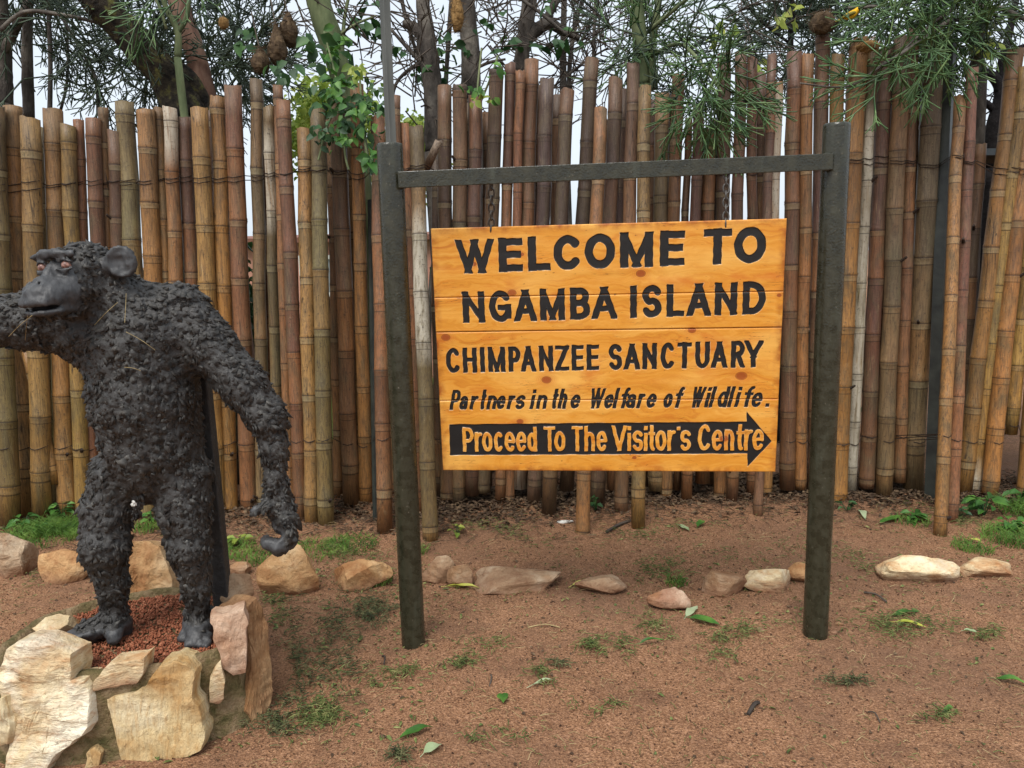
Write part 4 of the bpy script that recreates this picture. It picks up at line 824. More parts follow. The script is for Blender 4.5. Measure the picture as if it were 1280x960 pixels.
# shaggy flakes of cement
NF = 20000; fc = rng.integers(0, len(sf), NF * 2); fc = fc[(bare[sf[fc]].mean(1) < .10 + .75 * rng.random(len(fc)) ** 2)][:NF]; w4 = rng.dirichlet([1, 1, 1, 1], len(fc))
fpnt = (sv2[sf[fc]] * w4[:, :, None]).sum(1); fnr = (vn[sf[fc]] * w4[:, :, None]).sum(1); fnr /= np.linalg.norm(fnr, axis=1)[:, None]
dwn = np.array([0, 0, -1.0]) + .8 * rng.normal(size=(len(fc), 3)) + np.where((fpnt[:, 0] > -.98) & (fpnt[:, 2] > .85), .5, 0)[:, None] * np.array([.8, 0, -.4]); tg = dwn - fnr * (dwn * fnr).sum(1)[:, None]; tg /= np.linalg.norm(tg, axis=1)[:, None] + 1e-9
sd_ = np.cross(fnr, tg); sc_ = (.55 + 1.0 * rng.random(len(fc)) ** 2)[:, None]; L = .0175 * sc_ * (.7 + .6 * rng.random((len(fc), 1))); W = .0150 * sc_ * (.6 + .8 * rng.random((len(fc), 1))); up = (.10 + .50 * rng.random(len(fc)) ** 1.5)[:, None]
b0 = fpnt - fnr * .003
fl = np.stack([b0 + sd_ * W * .55, b0 - sd_ * W * .55, b0 + tg * L * .6 + sd_ * W * .5 + fnr * L * up * .55, b0 + tg * L * .6 - sd_ * W * .5 + fnr * L * up * .6, b0 + tg * L + sd_ * W * .2 * rng.normal(size=(len(fc), 1)) + fnr * L * up, b0 + tg * L * .75 - fnr * .002], 1).reshape(-1, 3)
bI = np.arange(len(fc))[:, None] * 6
tr = np.concatenate([bI + np.array([q]) for q in ([0, 2, 3], [0, 3, 1], [2, 4, 3], [2, 0, 5], [4, 2, 5], [3, 4, 5], [1, 3, 5])])
nf = N('flaked_cement', .66, .35); vv_ = nf.coord((1, 1, 1)); nf.color(nf.mix(nf.rng(nf.noise(vv_, 120, 4, .7), .58, .72, 0, .6), nf.ramp(nf.noise(vv_, 45, 4, .6), [(.3, lin(37, 36, 35)), (.7, lin(68, 66, 63))]), lin(132, 129, 124)))
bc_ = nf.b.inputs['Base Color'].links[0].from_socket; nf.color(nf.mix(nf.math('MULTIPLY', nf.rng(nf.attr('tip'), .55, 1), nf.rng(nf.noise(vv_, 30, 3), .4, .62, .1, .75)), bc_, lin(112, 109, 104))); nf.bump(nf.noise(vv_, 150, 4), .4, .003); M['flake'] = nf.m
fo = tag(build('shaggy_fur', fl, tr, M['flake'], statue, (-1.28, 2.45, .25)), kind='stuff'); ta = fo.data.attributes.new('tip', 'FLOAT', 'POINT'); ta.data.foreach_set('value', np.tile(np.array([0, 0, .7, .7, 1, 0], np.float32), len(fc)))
for s in (-1, 1):
    import bmesh
    bm = bmesh.new(); bmesh.ops.create_uvsphere(bm, u_segments=16, v_segments=10, radius=.0132); me = bpy.data.meshes.new('eye'); bm.to_mesh(me); bm.free()
    ep = HP(.0990, s * .043, .029); eo = link('eye', me, statue, M['eye'], ep, True)
pw = PY(167, 630, 2.365); bm = bmesh.new(); bmesh.ops.create_icosphere(bm, subdivisions=2, radius=1)
for q in bm.verts: q.co = Vector((q.co.x * .007, q.co.y * .005, q.co.z * .010)) * (1 + .75 * float(noise3(np.array([[q.co.x * 3, q.co.y * 3, q.co.z * 3]]))[0]))
me = bpy.data.meshes.new('paint_chip'); bm.to_mesh(me); bm.free(); link('paint_chip', me, statue, M['white'], pw)
sp0 = PY(264, 600, 2.60); stp = PY(262, 452, 2.60)
obox('support_post', np.array([sp0[0], 2.60, (.24 + stp[2]) / 2]), (1, 0, 0), (0, 1, 0), (-.008, 0, 1), .055, .05, stp[2] - .24, M['cement'], statue, .004)
# stray straws caught on the statue
for (x0, y0, x1, y1) in [(158, 362, 154, 400), (158, 412, 195, 442), (35, 392, 10, 425), (144, 378, 115, 402), (150, 458, 178, 459), (30, 398, 28, 428)]:
    a, b_ = PY(x0, y0, 2.26), PY(x1, y1, 2.255)
    def hit(p):
        d = np.linalg.norm(np.cross(sv2 - CAM, (p - CAM) / np.linalg.norm(p - CAM)), axis=1); near_ = np.where(d < .012)[0]
        j = near_[np.argmin(np.linalg.norm(sv2[near_] - CAM, axis=1))]; return sv2[j] - (sv2[j] - CAM) / np.linalg.norm(sv2[j] - CAM) * .010
    a, b_ = hit(a), hit(b_); v, f = tube(smoothpath([a, (a + b_) / 2 + [.004, -.006, .004], b_], 6), .0008, 4); build('straw', v, f, M['straw'], statue)

# ------------------------------------------------------------------ kerb row of stones
ROCKS = [  # x0, x1, ytop, ybottom, material, label
 (-22, 30, 660, 726, 'stone_grey', 'knobbly brown rock half out of the frame at far left'),
 (33, 107, 676, 730, 'stone_tan', 'blocky cracked tan rock beside the statue by the left weeds'),
 (320, 403, 684, 747, 'stone_tan', 'large rounded brown boulder just below the hanging statue hand'),
 (405, 484, 701, 743, 'stone_tan', 'rectangular brown rock just left of the left sign post'),
 (286, 316, 700, 722, 'stone_grey', 'small brown stone wedged between pedestal and rounded boulder'),
 (527, 572, 694, 732, 'stone_grey', 'grey faceted rock just right of the left sign post'),
 (560, 598, 706, 738, 'stone_grey', 'squarish grey brown rock leaning on the faceted one'),
 (594, 706, 716, 747, 'stone_grey', 'long flat half buried slab of rock below the sign board'),
 (722, 788, 721, 746, 'stone_grey', 'low jagged grey rock right of the long flat slab'),
 (814, 872, 735, 764, 'stone_pink', 'pinkish crumbly rock with a pale leaf at its side'),
 (883, 937, 712, 747, 'stone_grey', 'pyramid shaped grey rock left of the right sign post'),
 (929, 1006, 711, 741, 'stone_cream', 'smooth cream rock touching the right sign post on its left'),
 (990, 1042, 706, 732, 'stone_tan', 'small ochre rock peeking out behind the right sign post'),
 (1112, 1202, 692, 733, 'stone_cream', 'big pale cream rock right of the right sign post'),
 (1204, 1273, 697, 728, 'stone_cream', 'angular cream rock at the right end of the stone row')]
for i, (x0, x1, y0, y1, mt, lab) in enumerate(ROCKS):
    b = G((x0 + x1) / 2, y1 - 2); px = pxm(b); w = (x1 - x0) * px * 1.06; hgt = (y1 - y0) * px * .98; dp = max(w * .62, hgt * .9)
    c = np.array([b[0], b[1] + dp * .42, 0]); hz = max(hgt * 1.05 - dp * .12, .05)
    tag(rock('rock', (c[0], c[1], gz1(c[0], c[1]) - .004), (w * 1.04, dp, hz * 1.34), 100 + i, M[mt], None, 11, rz=.12 * ((i % 3) - 1), nz=.07), lab, 'rock', 'row of stones along the fence')
for i, (x, y, s, mt, lab) in enumerate([(1049, 779, 13, 'stone_cream', 'pale pebble to the right of the right sign post foot'), (1062, 790, 15, 'stone_cream', 'wider flat cream pebble near the right sign post foot'), (1043, 788, 9, 'stone_pink', 'tiny pink pebble near the right sign post foot'), (484, 845, 14, 'stone_tan', 'small orange brown pebble in front of the left sign post'), (950, 785, 12, 'stone_pink', 'small pink pebble left of the right sign post foot')]):
    b = G(x, y); tag(rock('pebble', (b[0], b[1], gz1(b[0], b[1])), (s * pxm(b), s * .7 * pxm(b), s * .45 * pxm(b)), 300 + i, M[mt], None, 5, sub=2), lab, 'pebble', 'pebbles on the soil')
# white bleached shell-like chip by the fence
b = G(706, 653); tag(rock('white_chip', (b[0], b[1], gz1(b[0], b[1])), (.10, .035, .022), 411, M['white'], None, 6, sub=2), 'white bleached chip lying below the sign board near the fence', 'debris')

# ------------------------------------------------------------------ loose ground cover (uncountable)
def scatter(n, x0, x1, y0, y1, dens=None):
    P = np.stack([rng.uniform(x0, x1, n), rng.uniform(y0, y1, n)], 1)
    if dens is not None: P = P[rng.random(n) < dens(P)]
    return np.concatenate([P, gz(P[:, 0], P[:, 1])[:, None]], 1)
def clear(P):  # keep off the pedestal and posts
    d = np.hypot((P[:, 0] + 1.33) / .50, (P[:, 1] - 2.57) / .42) > 1.02
    return P[d]
P = clear(scatter(44000, -3.3, 3.3, 1.7, 4.6)); tag(crumbs('soil_crumbs', P + [0, 0, .002], .0016 + .0034 * rng.random(len(P)) ** 3, M['crumb'], None, 8), 'fine crumbs of loose red soil over the bare ground', 'soil', kind='stuff')
P = clear(scatter(11000, -3.3, 3.3, 1.7, 4.6)); tag(crumbs('dark_soil_crumbs', P + [0, 0, .002], .0016 + .0038 * rng.random(len(P)) ** 3, M['crumb_dark'], None, 9), 'dark damp soil crumbs sprinkled among the red ones', 'soil', kind='stuff')
def blades(name, P, L, R, mat, label, cat, lift=.15, parent=None):
    n = len(P); a = rng.random(n) * 6.283; d = np.stack([np.cos(a), np.sin(a), lift * rng.normal(size=n)], 1); L = np.asarray(L)
    z0 = np.array([0, 0, .004]); p0 = P + z0 + [0, 0, 1] * (np.abs(rng.normal(size=(n, 1))) * .006); p2 = p0 + d * L[:, None]; p2[:, 2] = np.maximum(p2[:, 2], gz(p2[:, 0], p2[:, 1]) + .003)
    pm = (p0 + p2) / 2 + np.stack([-d[:, 1], d[:, 0], 0 * a], 1) * (L * .18 * rng.normal(size=n))[:, None] + np.array([0, 0, .004])
    v, f = segs_mesh(np.concatenate([p0, pm]), np.concatenate([pm, p2]), np.full(2 * n, R), np.concatenate([np.full(n, R), np.full(n, R * .4)]), 3)
    return tag(build(name, v, f, mat, parent), label, cat, kind='stuff')
P = clear(scatter(3200, -3.0, 3.2, 1.8, 4.5)); blades('straw_bits', P, .015 + .05 * rng.random(len(P)) ** 2, .0009, M['straw'], 'scattered dry straw bits over the bare soil', 'straw')
fencey = lambda x: 4.42 + .12 * np.sin(x * 1.2)
P = scatter(60000, -3.4, 3.6, 3.9, 5.4, lambda q: np.exp(-((q[:, 1] - fencey(q[:, 0]) - .22) / .26) ** 2) * np.where(q[:, 0] < -.7, .4, 1)); n = len(P)
a = rng.random(n) * 6.283; nr_ = np.stack([.35 * rng.normal(size=n), .35 * rng.normal(size=n), np.ones(n)], 1)
v, f = leaves_mesh(P + np.stack([0 * a, 0 * a, .004 + .02 * rng.random(n)], 1), np.stack([np.cos(a), np.sin(a), .2 * rng.normal(size=n)], 1), nr_, .018 + .035 * rng.random(n), .008 + .014 * rng.random(n))
tag(build('leaf_litter', v, f, M['litter'], None), 'dark decaying leaf litter along the foot of the fence', 'leaf litter', kind='stuff')
P = scatter(5200, -3.3, 3.5, 3.85, 5.0, lambda q: np.exp(-((q[:, 1] - fencey(q[:, 0])) / .35) ** 2)); blades('litter_twigs', P, .03 + .09 * rng.random(len(P)), .0018, M['litter'], 'dark broken twigs mixed in litter along the fence', 'twigs')
# cut grass lying about: wisps of clippings, each wisp one heap
CLIP = [(450, 770, 62, 26, 900, 'clip_dark'), (385, 850, 70, 40, 620, 'clip_dark'), (405, 890, 40, 26, 420, 'clip'), (365, 800, 40, 44, 300, 'clip_dark'), (430, 690, 52, 16, 420, 'clip'), (350, 905, 36, 18, 260, 'clip_dark'), (590, 815, 42, 10, 200, 'clip'), (530, 845, 70, 12, 170, 'clip'),
        (765, 815, 26, 16, 260, 'clip'), (672, 855, 26, 7, 90, 'clip'), (690, 832, 20, 6, 60, 'clip_dark'), (860, 705, 52, 16, 260, 'clip'), (905, 790, 36, 14, 200, 'clip'), (800, 778, 36, 10, 130, 'clip'), (1130, 785, 60, 20, 420, 'clip'), (1065, 855, 32, 7, 120, 'clip_dark'), (1230, 785, 36, 10, 120, 'clip'), (1220, 645, 60, 14, 200, 'clip'),
        (820, 665, 60, 12, 160, 'clip'), (640, 660, 60, 16, 200, 'clip'), (620, 925, 36, 6, 70, 'clip'), (740, 890, 30, 8, 60, 'clip'), (1180, 895, 26, 8, 70, 'clip'), (980, 790, 60, 20, 120, 'clip'), (490, 955, 30, 6, 90, 'clip_dark'), (1010, 700, 80, 20, 160, 'clip'), (50, 725, 30, 8, 60, 'clip'), (340, 765, 30, 16, 160, 'clip'), (1080, 700, 30, 14, 90, 'clip')]
acc = {'clip': [], 'clip_dark': []}
for (x, y, rx, ry, n, mt) in CLIP:
    n = int(n * .72)
    nc = max(3, n // 22); cc = rng.normal(size=(nc, 2)) * .55; q = cc[(nc * rng.random(n) ** 2).astype(int)] + rng.normal(size=(n, 2)) * [.24, .30]; pts = np.array([G(x + rx * a_, min(y + ry * b_, 1000)) for a_, b_ in q]); pts[:, 2] = gz(pts[:, 0], pts[:, 1]) + .012 * rng.random(n); acc[mt].append(pts)
for mt, nm, lb in (('clip', 'grass_clippings', 'wisps of green grass clippings strewn over the soil'), ('clip_dark', 'wilted_clippings', 'darker wilted grass heaps by the pedestal and left post')):
    P = clear(np.concatenate(acc[mt])); blades(nm, P, .012 + .042 * rng.random(len(P)) ** 1.5, .0018, M[mt], lb, 'clippings', .08)
P = clear(scatter(1500, -3.0, 3.2, 1.8, 4.4)); n = len(P); a = rng.random(n) * 6.283
v, f = leaves_mesh(P + [0, 0, .005], np.stack([np.cos(a), np.sin(a), .1 * rng.normal(size=n)], 1), np.stack([.3 * rng.normal(size=n), .3 * rng.normal(size=n), np.ones(n)], 1), .008 + .018 * rng.random(n) ** 2, .004 + .008 * rng.random(n))
tag(build('leaf_scraps', v, f, M['litter'], None), 'tiny brown leaf scraps strewn over the bare soil', 'leaf litter', kind='stuff')
P = np.concatenate([clear(scatter(420, -3.0, 3.2, 1.8, 4.2)), clear(scatter(420, -1.1, -.3, 2.2, 3.7)), scatter(260, -.4, 2.6, 3.0, 3.6)]); n = len(P); a = rng.random(n) * 6.283
v, f = leaves_mesh(P + [0, 0, .006], np.stack([np.cos(a), np.sin(a), .15 * rng.normal(size=n)], 1), np.stack([.4 * rng.normal(size=n), .4 * rng.normal(size=n), np.ones(n)], 1), .010 + .028 * rng.random(n) ** 2, .004 + .010 * rng.random(n))
tag(build('green_scraps', v, f, M['clip'], None), 'small torn green leaf scraps scattered over the soil', 'leaf litter', kind='stuff')
P = clear(scatter(2400, -3, 3.2, 1.9, 4.4)); blades('stray_clippings', P, .012 + .03 * rng.random(len(P)), .0013, M['clip'], 'stray green grass bits spread thinly on the soil', 'clippings')
# tufts of living grass and weeds
def tuft(P, n, h, spread):
    out0, out1, outm = [], [], []
    a = rng.random(n) * 6.283; r_ = rng.random(n) ** .5 * spread; p0 = np.stack([P[0] + r_ * np.cos(a), P[1] + r_ * np.sin(a), 0 * a], 1); p0[:, 2] = gz(p0[:, 0], p0[:, 1]) - .002
    a2 = rng.random(n) * 6.283; hh = h * (.5 + .7 * rng.random(n)); pm = p0 + np.stack([.25 * hh * np.cos(a2), .25 * hh * np.sin(a2), .6 * hh], 1); p1 = p0 + np.stack([.75 * hh * np.cos(a2), .75 * hh * np.sin(a2), hh * .9], 1)
    return p0, pm, p1
def grass_patch(name, spots, label, mat):
    A_ = [tuft(*s) for s in spots]; p0 = np.concatenate([q[0] for q in A_]); pm = np.concatenate([q[1] for q in A_]); p1 = np.concatenate([q[2] for q in A_]); n = len(p0)
    v, f = segs_mesh(np.concatenate([p0, pm]), np.concatenate([pm, p1]), np.full(2 * n, .0017), np.concatenate([np.full(n, .0015), np.full(n, .0004)]), 3)
    tag(build(name, v, f, mat, None), label, 'grass', kind='stuff')
grass_patch('grass', [(G(x, y), n, h, s) for x, y, n, h, s in [(45, 668, 420, .07, .16), (75, 662, 420, .08, .14), (100, 668, 200, .06, .10), (60, 672, 260, .06, .2), (185, 662, 120, .06, .08), (290, 690, 260, .05, .14), (320, 700, 150, .05, .10), (470, 725, 200, .05, .08), (400, 690, 260, .04, .16), (440, 683, 240, .04, .14), (520, 690, 80, .05, .06), (1262, 672, 380, .06, .14), (1215, 685, 160, .05, .1), (1275, 640, 260, .09, .12), (1140, 652, 100, .05, .09), (845, 728, 60, .05, .05)]],
            'low green grass growing at the fence foot', M['grass'])
def weed(name, P, n, size, mat, label, hgt, grp='weeds sprouting along the fence'):
    root = tag(empty(name, (P[0], P[1], gz1(P[0], P[1]))), label, 'weed', grp); base = np.array(root.location)
    pr, dr, nr_, Ls, Ws, s0, s1 = [], [], [], [], [], [], []
    for i in range(n):
        a_ = rng.random() * 6.283; el = .2 + .9 * rng.random(); h_ = hgt * (.3 + .7 * rng.random()); q = base + [math.cos(a_) * size * .45 * rng.random(), math.sin(a_) * size * .45 * rng.random(), h_]
        s0.append(base); s1.append(q); pr.append(q); d_ = np.array([math.cos(a_), math.sin(a_), .15 - .4 * rng.random()]); dr.append(d_); nr_.append([.3 * rng.normal(), .3 * rng.normal() - .25, 1]); L_ = size * (.35 + .4 * rng.random()); Ls.append(L_); Ws.append(L_ * .6)
    v, f = leaves_mesh(np.array(pr), np.array(dr), np.array(nr_), np.array(Ls), np.array(Ws)); 
    for i in range(n): link('leaf', mesh('leaf', v[7 * i:7 * i + 7] - base, [[0, 1, 6, 5], [1, 2, 3, 6], [6, 3, 4, 5]]), root, mat, base)
    v, f = segs_mesh(s0, s1, np.full(n, .0022), np.full(n, .0015)); build('stem', v, f, M['leaf_dark'], root, base)
for i, (x, y, n, s, mt, h, lab) in enumerate([(30, 662, 12, .11, 'leaf', .09, 'broad leaved weed at the foot of the leftmost canes'), (78, 650, 16, .10, 'leaf', .10, 'bright weed between the left canes and the statue leg'), (52, 668, 14, .08, 'leaf', .07, 'low weed above the cracked tan rock'), (190, 655, 12, .09, 'leaf', .09, 'small weed seen between the legs of the statue'),
        (1230, 645, 26, .12, 'leaf', .11, 'bushy nettle like weed right of the leaning red cane'), (1275, 632, 22, .13, 'leaf', .13, 'green weed at the right edge beside the fence'), (1140, 650, 18, .09, 'leaf', .05, 'low weed left of the leaning red cane'), (1200, 648, 12, .08, 'leaf_dark', .07, 'dark weed just right of the leaning red cane foot'), (1058, 640, 10, .08, 'leaf_dark', .06, 'dark weed behind the right sign post foot'), (745, 640, 10, .08, 'leaf_dark', .09, 'dark weed behind the board under its middle'), (1262, 662, 20, .10, 'leaf', .06, 'spreading weed low at the right edge of the soil'), (572, 668, 8, .07, 'leaf_shrub', .05, 'yellowish weed left below the sign board'), (300, 684, 12, .08, 'leaf_shrub', .06, 'yellow green weed beside the hanging statue hand')]):
    weed('weed', G(x, y), n, s, M[mt], lab, h)
# single fallen leaves
FL = [(629, 872, 629, 884, 16, 'leaf', 'dark green oval leaf lying alone in the foreground middle'), (500, 926, 541, 912, 14, 'leaf', 'long bright green leaf lying in the front left foreground'), (530, 946, 552, 934, 17, 'leaf_pale', 'pale grey green leaf at the bottom edge of the soil'), (1244, 848, 1290, 858, 11, 'leaf', 'long green leaf lying at the right edge'), (858, 770, 872, 758, 13, 'leaf_pale', 'pale round leaf lying on the pinkish rock'), (862, 772, 900, 782, 17, 'leaf', 'bright green leaf below the pinkish rock'), (848, 660, 862, 668, 8, 'leaf_pale', 'narrow pale leaf under the right half of the board'), (872, 662, 880, 655, 10, 'leaf', 'small green leaf next to the narrow pale one under the board'), (665, 862, 695, 855, 6, 'leaf_pale', 'thin green stalky leaf in the middle foreground'), (1075, 640, 1082, 652, 9, 'leaf_pale', 'small pale leaf standing right of the right sign post'), (1115, 770, 1150, 765, 10, 'leaf', 'green leaf on the clippings right of the right post'), (1120, 778, 1158, 786, 9, 'leaf_yellow', 'yellowish leaf on the clippings right of the right post'), (1205, 788, 1222, 792, 7, 'leaf_pale', 'small pale leaf by the right foreground clippings'), (560, 736, 600, 739, 7, 'leaf_yellow', 'yellow leaf by the squarish grey rock'), (715, 735, 735, 731, 8, 'leaf_yellow', 'yellow leaf between the long slab and the jagged rock'), (424, 642, 400, 640, 5, 'leaf_pale', 'pale strip of leaf under the middle left canes'), (30, 697, 40, 690, 10, 'leaf_yellow', 'lime yellow leaf beside the cracked tan rock'), (800, 805, 830, 802, 6, 'leaf', 'small green leaf between the two sign posts'), (1100, 655, 1128, 646, 12, 'leaf', 'broad green leaf on soil left of the leaning red cane'), (1180, 894, 1192, 888, 8, 'leaf', 'small green leaf in the right foreground'), (1210, 675, 1228, 680, 7, 'leaf_yellow', 'yellow leaf under the nettle like weed')]
for i, (x0, y0, x1, y1, w, mt, lab) in enumerate(FL):
    a_, b_ = G(x0, y0), G(x1, y1); d = b_ - a_; L_ = np.linalg.norm(d); a_[2] = gz1(a_[0], a_[1]) + .010
    n_ = 9; t_ = np.linspace(0, 1, n_); ww = np.sin(np.clip(t_ * 1.03 + .02, 0, 1) * math.pi) ** .75 * (1 - .25 * t_); d = d / L_; s = np.array([-d[1], d[0], 0]); W_ = w * pxm(a_) * 1.0
    V = []
    for q, k_ in zip(t_, ww):
        c = a_ + d * L_ * q + [0, 0, .010 * math.sin(q * 3) * (1 if i % 2 else .4)]; e = 1 + .12 * math.sin(q * 40 + i)
        V += [c - s * W_ * .5 * k_ * e + [0, 0, .006 * k_ + .003 * math.sin(q * 9 + i)], c, c + s * W_ * .5 * k_ / e + [0, 0, .007 * k_ + .003 * math.cos(q * 8 + i)]]
    V = np.array(V); f = [[3 * j + e, 3 * j + 3 + e, 3 * j + 4 + e, 3 * j + 1 + e] for j in range(n_ - 1) for e in (0, 1)]
    o = tag(build('fallen_leaf', V, f, M[mt], None, None, True), lab, 'leaf', 'fallen leaves on the soil')
    v, f = tube([a_ - d * L_ * .22 + [0, 0, -.006], a_, a_ + d * L_ * .5 + [0, 0, .003]], [.0012, .0012, .0006], 4); build('leaf_stalk', v, f, M[mt], o)
# a few fallen twigs
for i, (x0, y0, x1, y1, r, mt, lab) in enumerate([(935, 895, 948, 880, 2.5, 'twig_dry', 'dark curled twig in the right foreground'), (480, 832, 478, 822, 1.2, 'twig_dry', 'short upright twig stub before the left sign post'), (758, 666, 790, 652, 2.0, 'twig_dry', 'brown twig under the middle of the board near the fence'), (1080, 742, 1108, 754, 1.2, 'twig_dry', 'thin dark twig below the big cream rock'), (660, 786, 700, 786, .8, 'straw', 'thin straight straw lying below the long slab'), (1085, 892, 1100, 905, 1, 'twig_dry', 'thin dark twig in the lower right foreground'), (613, 845, 612, 860, 1, 'twig_dry', 'thin dark twig above the oval leaf')]):
    a_, b_ = G(x0, y0), G(x1, y1); h_ = .006; pts = smoothpath([a_ + [0, 0, h_], (a_ + b_) / 2 + [.006, .008, h_ + .01], b_ + [0, 0, h_]], 7); v, f = tube(pts, r * pxm(a_), 5, .2)
    tag(build('fallen_twig', v, f, M[mt], None), lab, 'twig', 'fallen twigs on the soil')

# ------------------------------------------------------------------ trees behind the fence
def limb(ctrl, n=24, sides=12, rough=.10, seed=0):
    c = [PY(x, y, Yq) for x, y, Yq, r in ctrl]; r = [q[3] * pxm(p) for q, p in zip(ctrl, c)]
    pts = smoothpath(c, n); rad = np.interp(np.linspace(0, len(c) - 1, n), range(len(c)), r); return tube(pts, rad, sides, rough, seed=seed)
def down(x, y, Yq, r, x2=None):   # carries a trunk from the fence top to the ground
    g = PY(x, y, Yq); m = r * pxm(g)
    base = np.array([g[0] + (0 if x2 is None else x2), g[1], -.05]); return base, g, m
def trunk_to_ground(x, y, Yq, r, seed, dx=0.0):
    base, g, m = down(x, y, Yq, r, dx); pts = smoothpath([base, base * .5 + g * .5 + [.03, 0, 0], g], 12); return tube(pts, np.linspace(m * 1.3, m, 12), 12, .1, seed=seed)
def sprays(starts, depth, L0, nb, spread, r0, droop=0.0, updir=None, shrink=.72):
    """forking pencil-thin twigs: returns segment arrays"""
    p = np.asarray([s[0] for s in starts], float); d = np.asarray([s[1] for s in starts], float); d /= np.linalg.norm(d, axis=1)[:, None]
    P0, P1, R0_, R1_ = [], [], [], []; L = L0; r = r0
    for k in range(depth + 1):
        n = len(p); l_ = L * (.55 + .8 * rng.random(n)); q = p + d * l_[:, None]; P0.append(p); P1.append(q); R0_.append(np.full(n, r)); R1_.append(np.full(n, r * .8))
        m = nb if k < depth else 0
        if m == 0: break
        p = np.repeat(q, m, 0); d = np.repeat(d, m, 0) + spread * rng.normal(size=(n * m, 3)) + np.array([0, 0, -droop]); d /= np.linalg.norm(d, axis=1)[:, None]; L *= shrink; r *= .84
    return np.concatenate(P0), np.concatenate(P1), np.concatenate(R0_), np.concatenate(R1_)
def crown_from(regions, Ylo, Yhi, depth, L0, nb, spread, r0, droop, dirx=0.0, dirz=.3, sides=3):
    st = []
    for (x, y, rx, ry, n) in regions:
        for _ in range(n):
            a_, b_ = rng.normal(size=2) * .55; Yq = rng.uniform(Ylo, Yhi); st.append((PY(x + rx * a_, y + ry * b_, Yq), np.array([dirx, 0, dirz]) + .75 * rng.normal(size=3)))
    return segs_mesh(*sprays(st, depth, L0, nb, spread, r0, droop), sides=sides)
def tree(name, label, trunks, mat, crowns, grp='trees behind the fence', cat='tree'):
    g = trunks[0][0]; root = tag(empty(name, (g[0][0], g[0][1], 0)), label, cat, grp)
    for v, f in trunks: build('trunk' if v is trunks[0][0] else 'branch', v, f, mat, root, (g[0][0], g[0][1], 0), True)
    for v, f, m in crowns: build('crown', v, f, m, root, (g[0][0], g[0][1], 0))
    return root
def both(reg, Ylo, Yhi, m, **k): v, f = crown_from(reg, Ylo, Yhi, **k); return (v, f, m)
fine = dict(depth=3, L0=.20, nb=3, spread=.42, r0=.0066, droop=.05)
# far-left pencil tree
tree('pencil_tree', 'pencil tree with grey trunk at the far left edge', [merge([trunk_to_ground(4, 130, 5.6, 11, 1), limb([(4, 130, 5.6, 11), (2, 60, 5.6, 11), (-6, -60, 5.5, 10)])]), limb([(2, 70, 5.6, 7), (30, 15, 5.5, 5), (60, -30, 5.5, 4)], 12, 8), limb([(36, 150, 5.8, 7), (34, 60, 5.8, 6.5), (36, -30, 5.7, 6)], 12, 8), limb([(62, 150, 5.5, 3.5), (63, 80, 5.5, 3), (60, -10, 5.5, 3)], 10, 6),
      limb([(0, 38, 5.0, 3), (30, 15, 5.0, 2.6), (75, 18, 5.0, 2.4), (130, 30, 5.1, 2)], 16, 6), limb([(123, 145, 5.9, 3), (120, 100, 5.9, 2.6), (100, 60, 5.9, 2.2), (70, 10, 5.9, 2)], 12, 6), limb([(75, 140, 6, 2), (84, 100, 6, 1.7), (84, 40, 6, 1.5), (80, -10, 6, 1.4)], 10, 5)], M['bark'],
     [both([(20, 10, 30, 30, 16), (70, 20, 45, 30, 26), (110, 40, 40, 30, 18), (50, 60, 30, 30, 8), (30, 100, 20, 30, 4)], 5.2, 6.4, M['twig_dark'], **fine)])
# big forked mossy tree
tree('mossy_tree', 'big mossy tree whose thick trunk forks just above the left fence', [merge([trunk_to_ground(236, 150, 5.2, 26, 2), limb([(236, 150, 5.2, 26), (222, 118, 5.2, 25), (200, 85, 5.15, 21), (165, 48, 5.1, 20), (120, 0, 5.0, 19), (85, -50, 4.95, 18)], 30)]), limb([(272, 175, 5.25, 12), (255, 135, 5.25, 12), (236, 100, 5.2, 12), (215, 82, 5.2, 12)], 16)], M['bark_moss'],
     [both([(150, 20, 40, 30, 10), (190, 40, 35, 35, 20), (170, 75, 30, 25, 12), (140, 90, 35, 20, 8), (195, 100, 20, 25, 10)], 5.2, 6.2, M['twig_dark'], **fine)])
tree('red_bark_tree', 'smooth reddish trunk rising beside the mossy fork', [merge([trunk_to_ground(262, 140, 5.45, 13, 3, .1), limb([(262, 140, 5.45, 13), (245, 70, 5.45, 13), (228, 20, 5.45, 13), (216, -50, 5.45, 13)], 24)])], M['bark_red'],
     [both([(270, 30, 35, 35, 22), (290, 70, 35, 30, 24), (265, 95, 25, 25, 14), (310, 95, 25, 20, 14), (300, 20, 40, 30, 12), (240, 20, 30, 25, 10)], 5.4, 6.6, M['twig_dark'], **fine)])
# green forked pencil stem in front of it
tree('pencil_shrub', 'pale green forked pencil stem in front of the mossy trunk', [merge([trunk_to_ground(222, 72, 4.98, 4.5, 4), limb([(222, 72, 4.98, 4.5), (222, 40, 4.98, 4.5), (207, 8, 4.98, 3.4), (198, -30, 4.98, 3)], 14, 8)]), limb([(222, 42, 4.98, 3.6), (234, 18, 4.98, 3), (238, -30, 4.98, 2.8)], 10, 8), limb([(208, 36, 4.98, 2), (200, 10, 4.98, 2), (184, -20, 4.98, 2)], 8, 6)], M['bark_green'],
     [both([(196, -20, 20, 14, 5), (238, -20, 20, 14, 5)], 4.9, 5.1, M['twig'], **fine)])
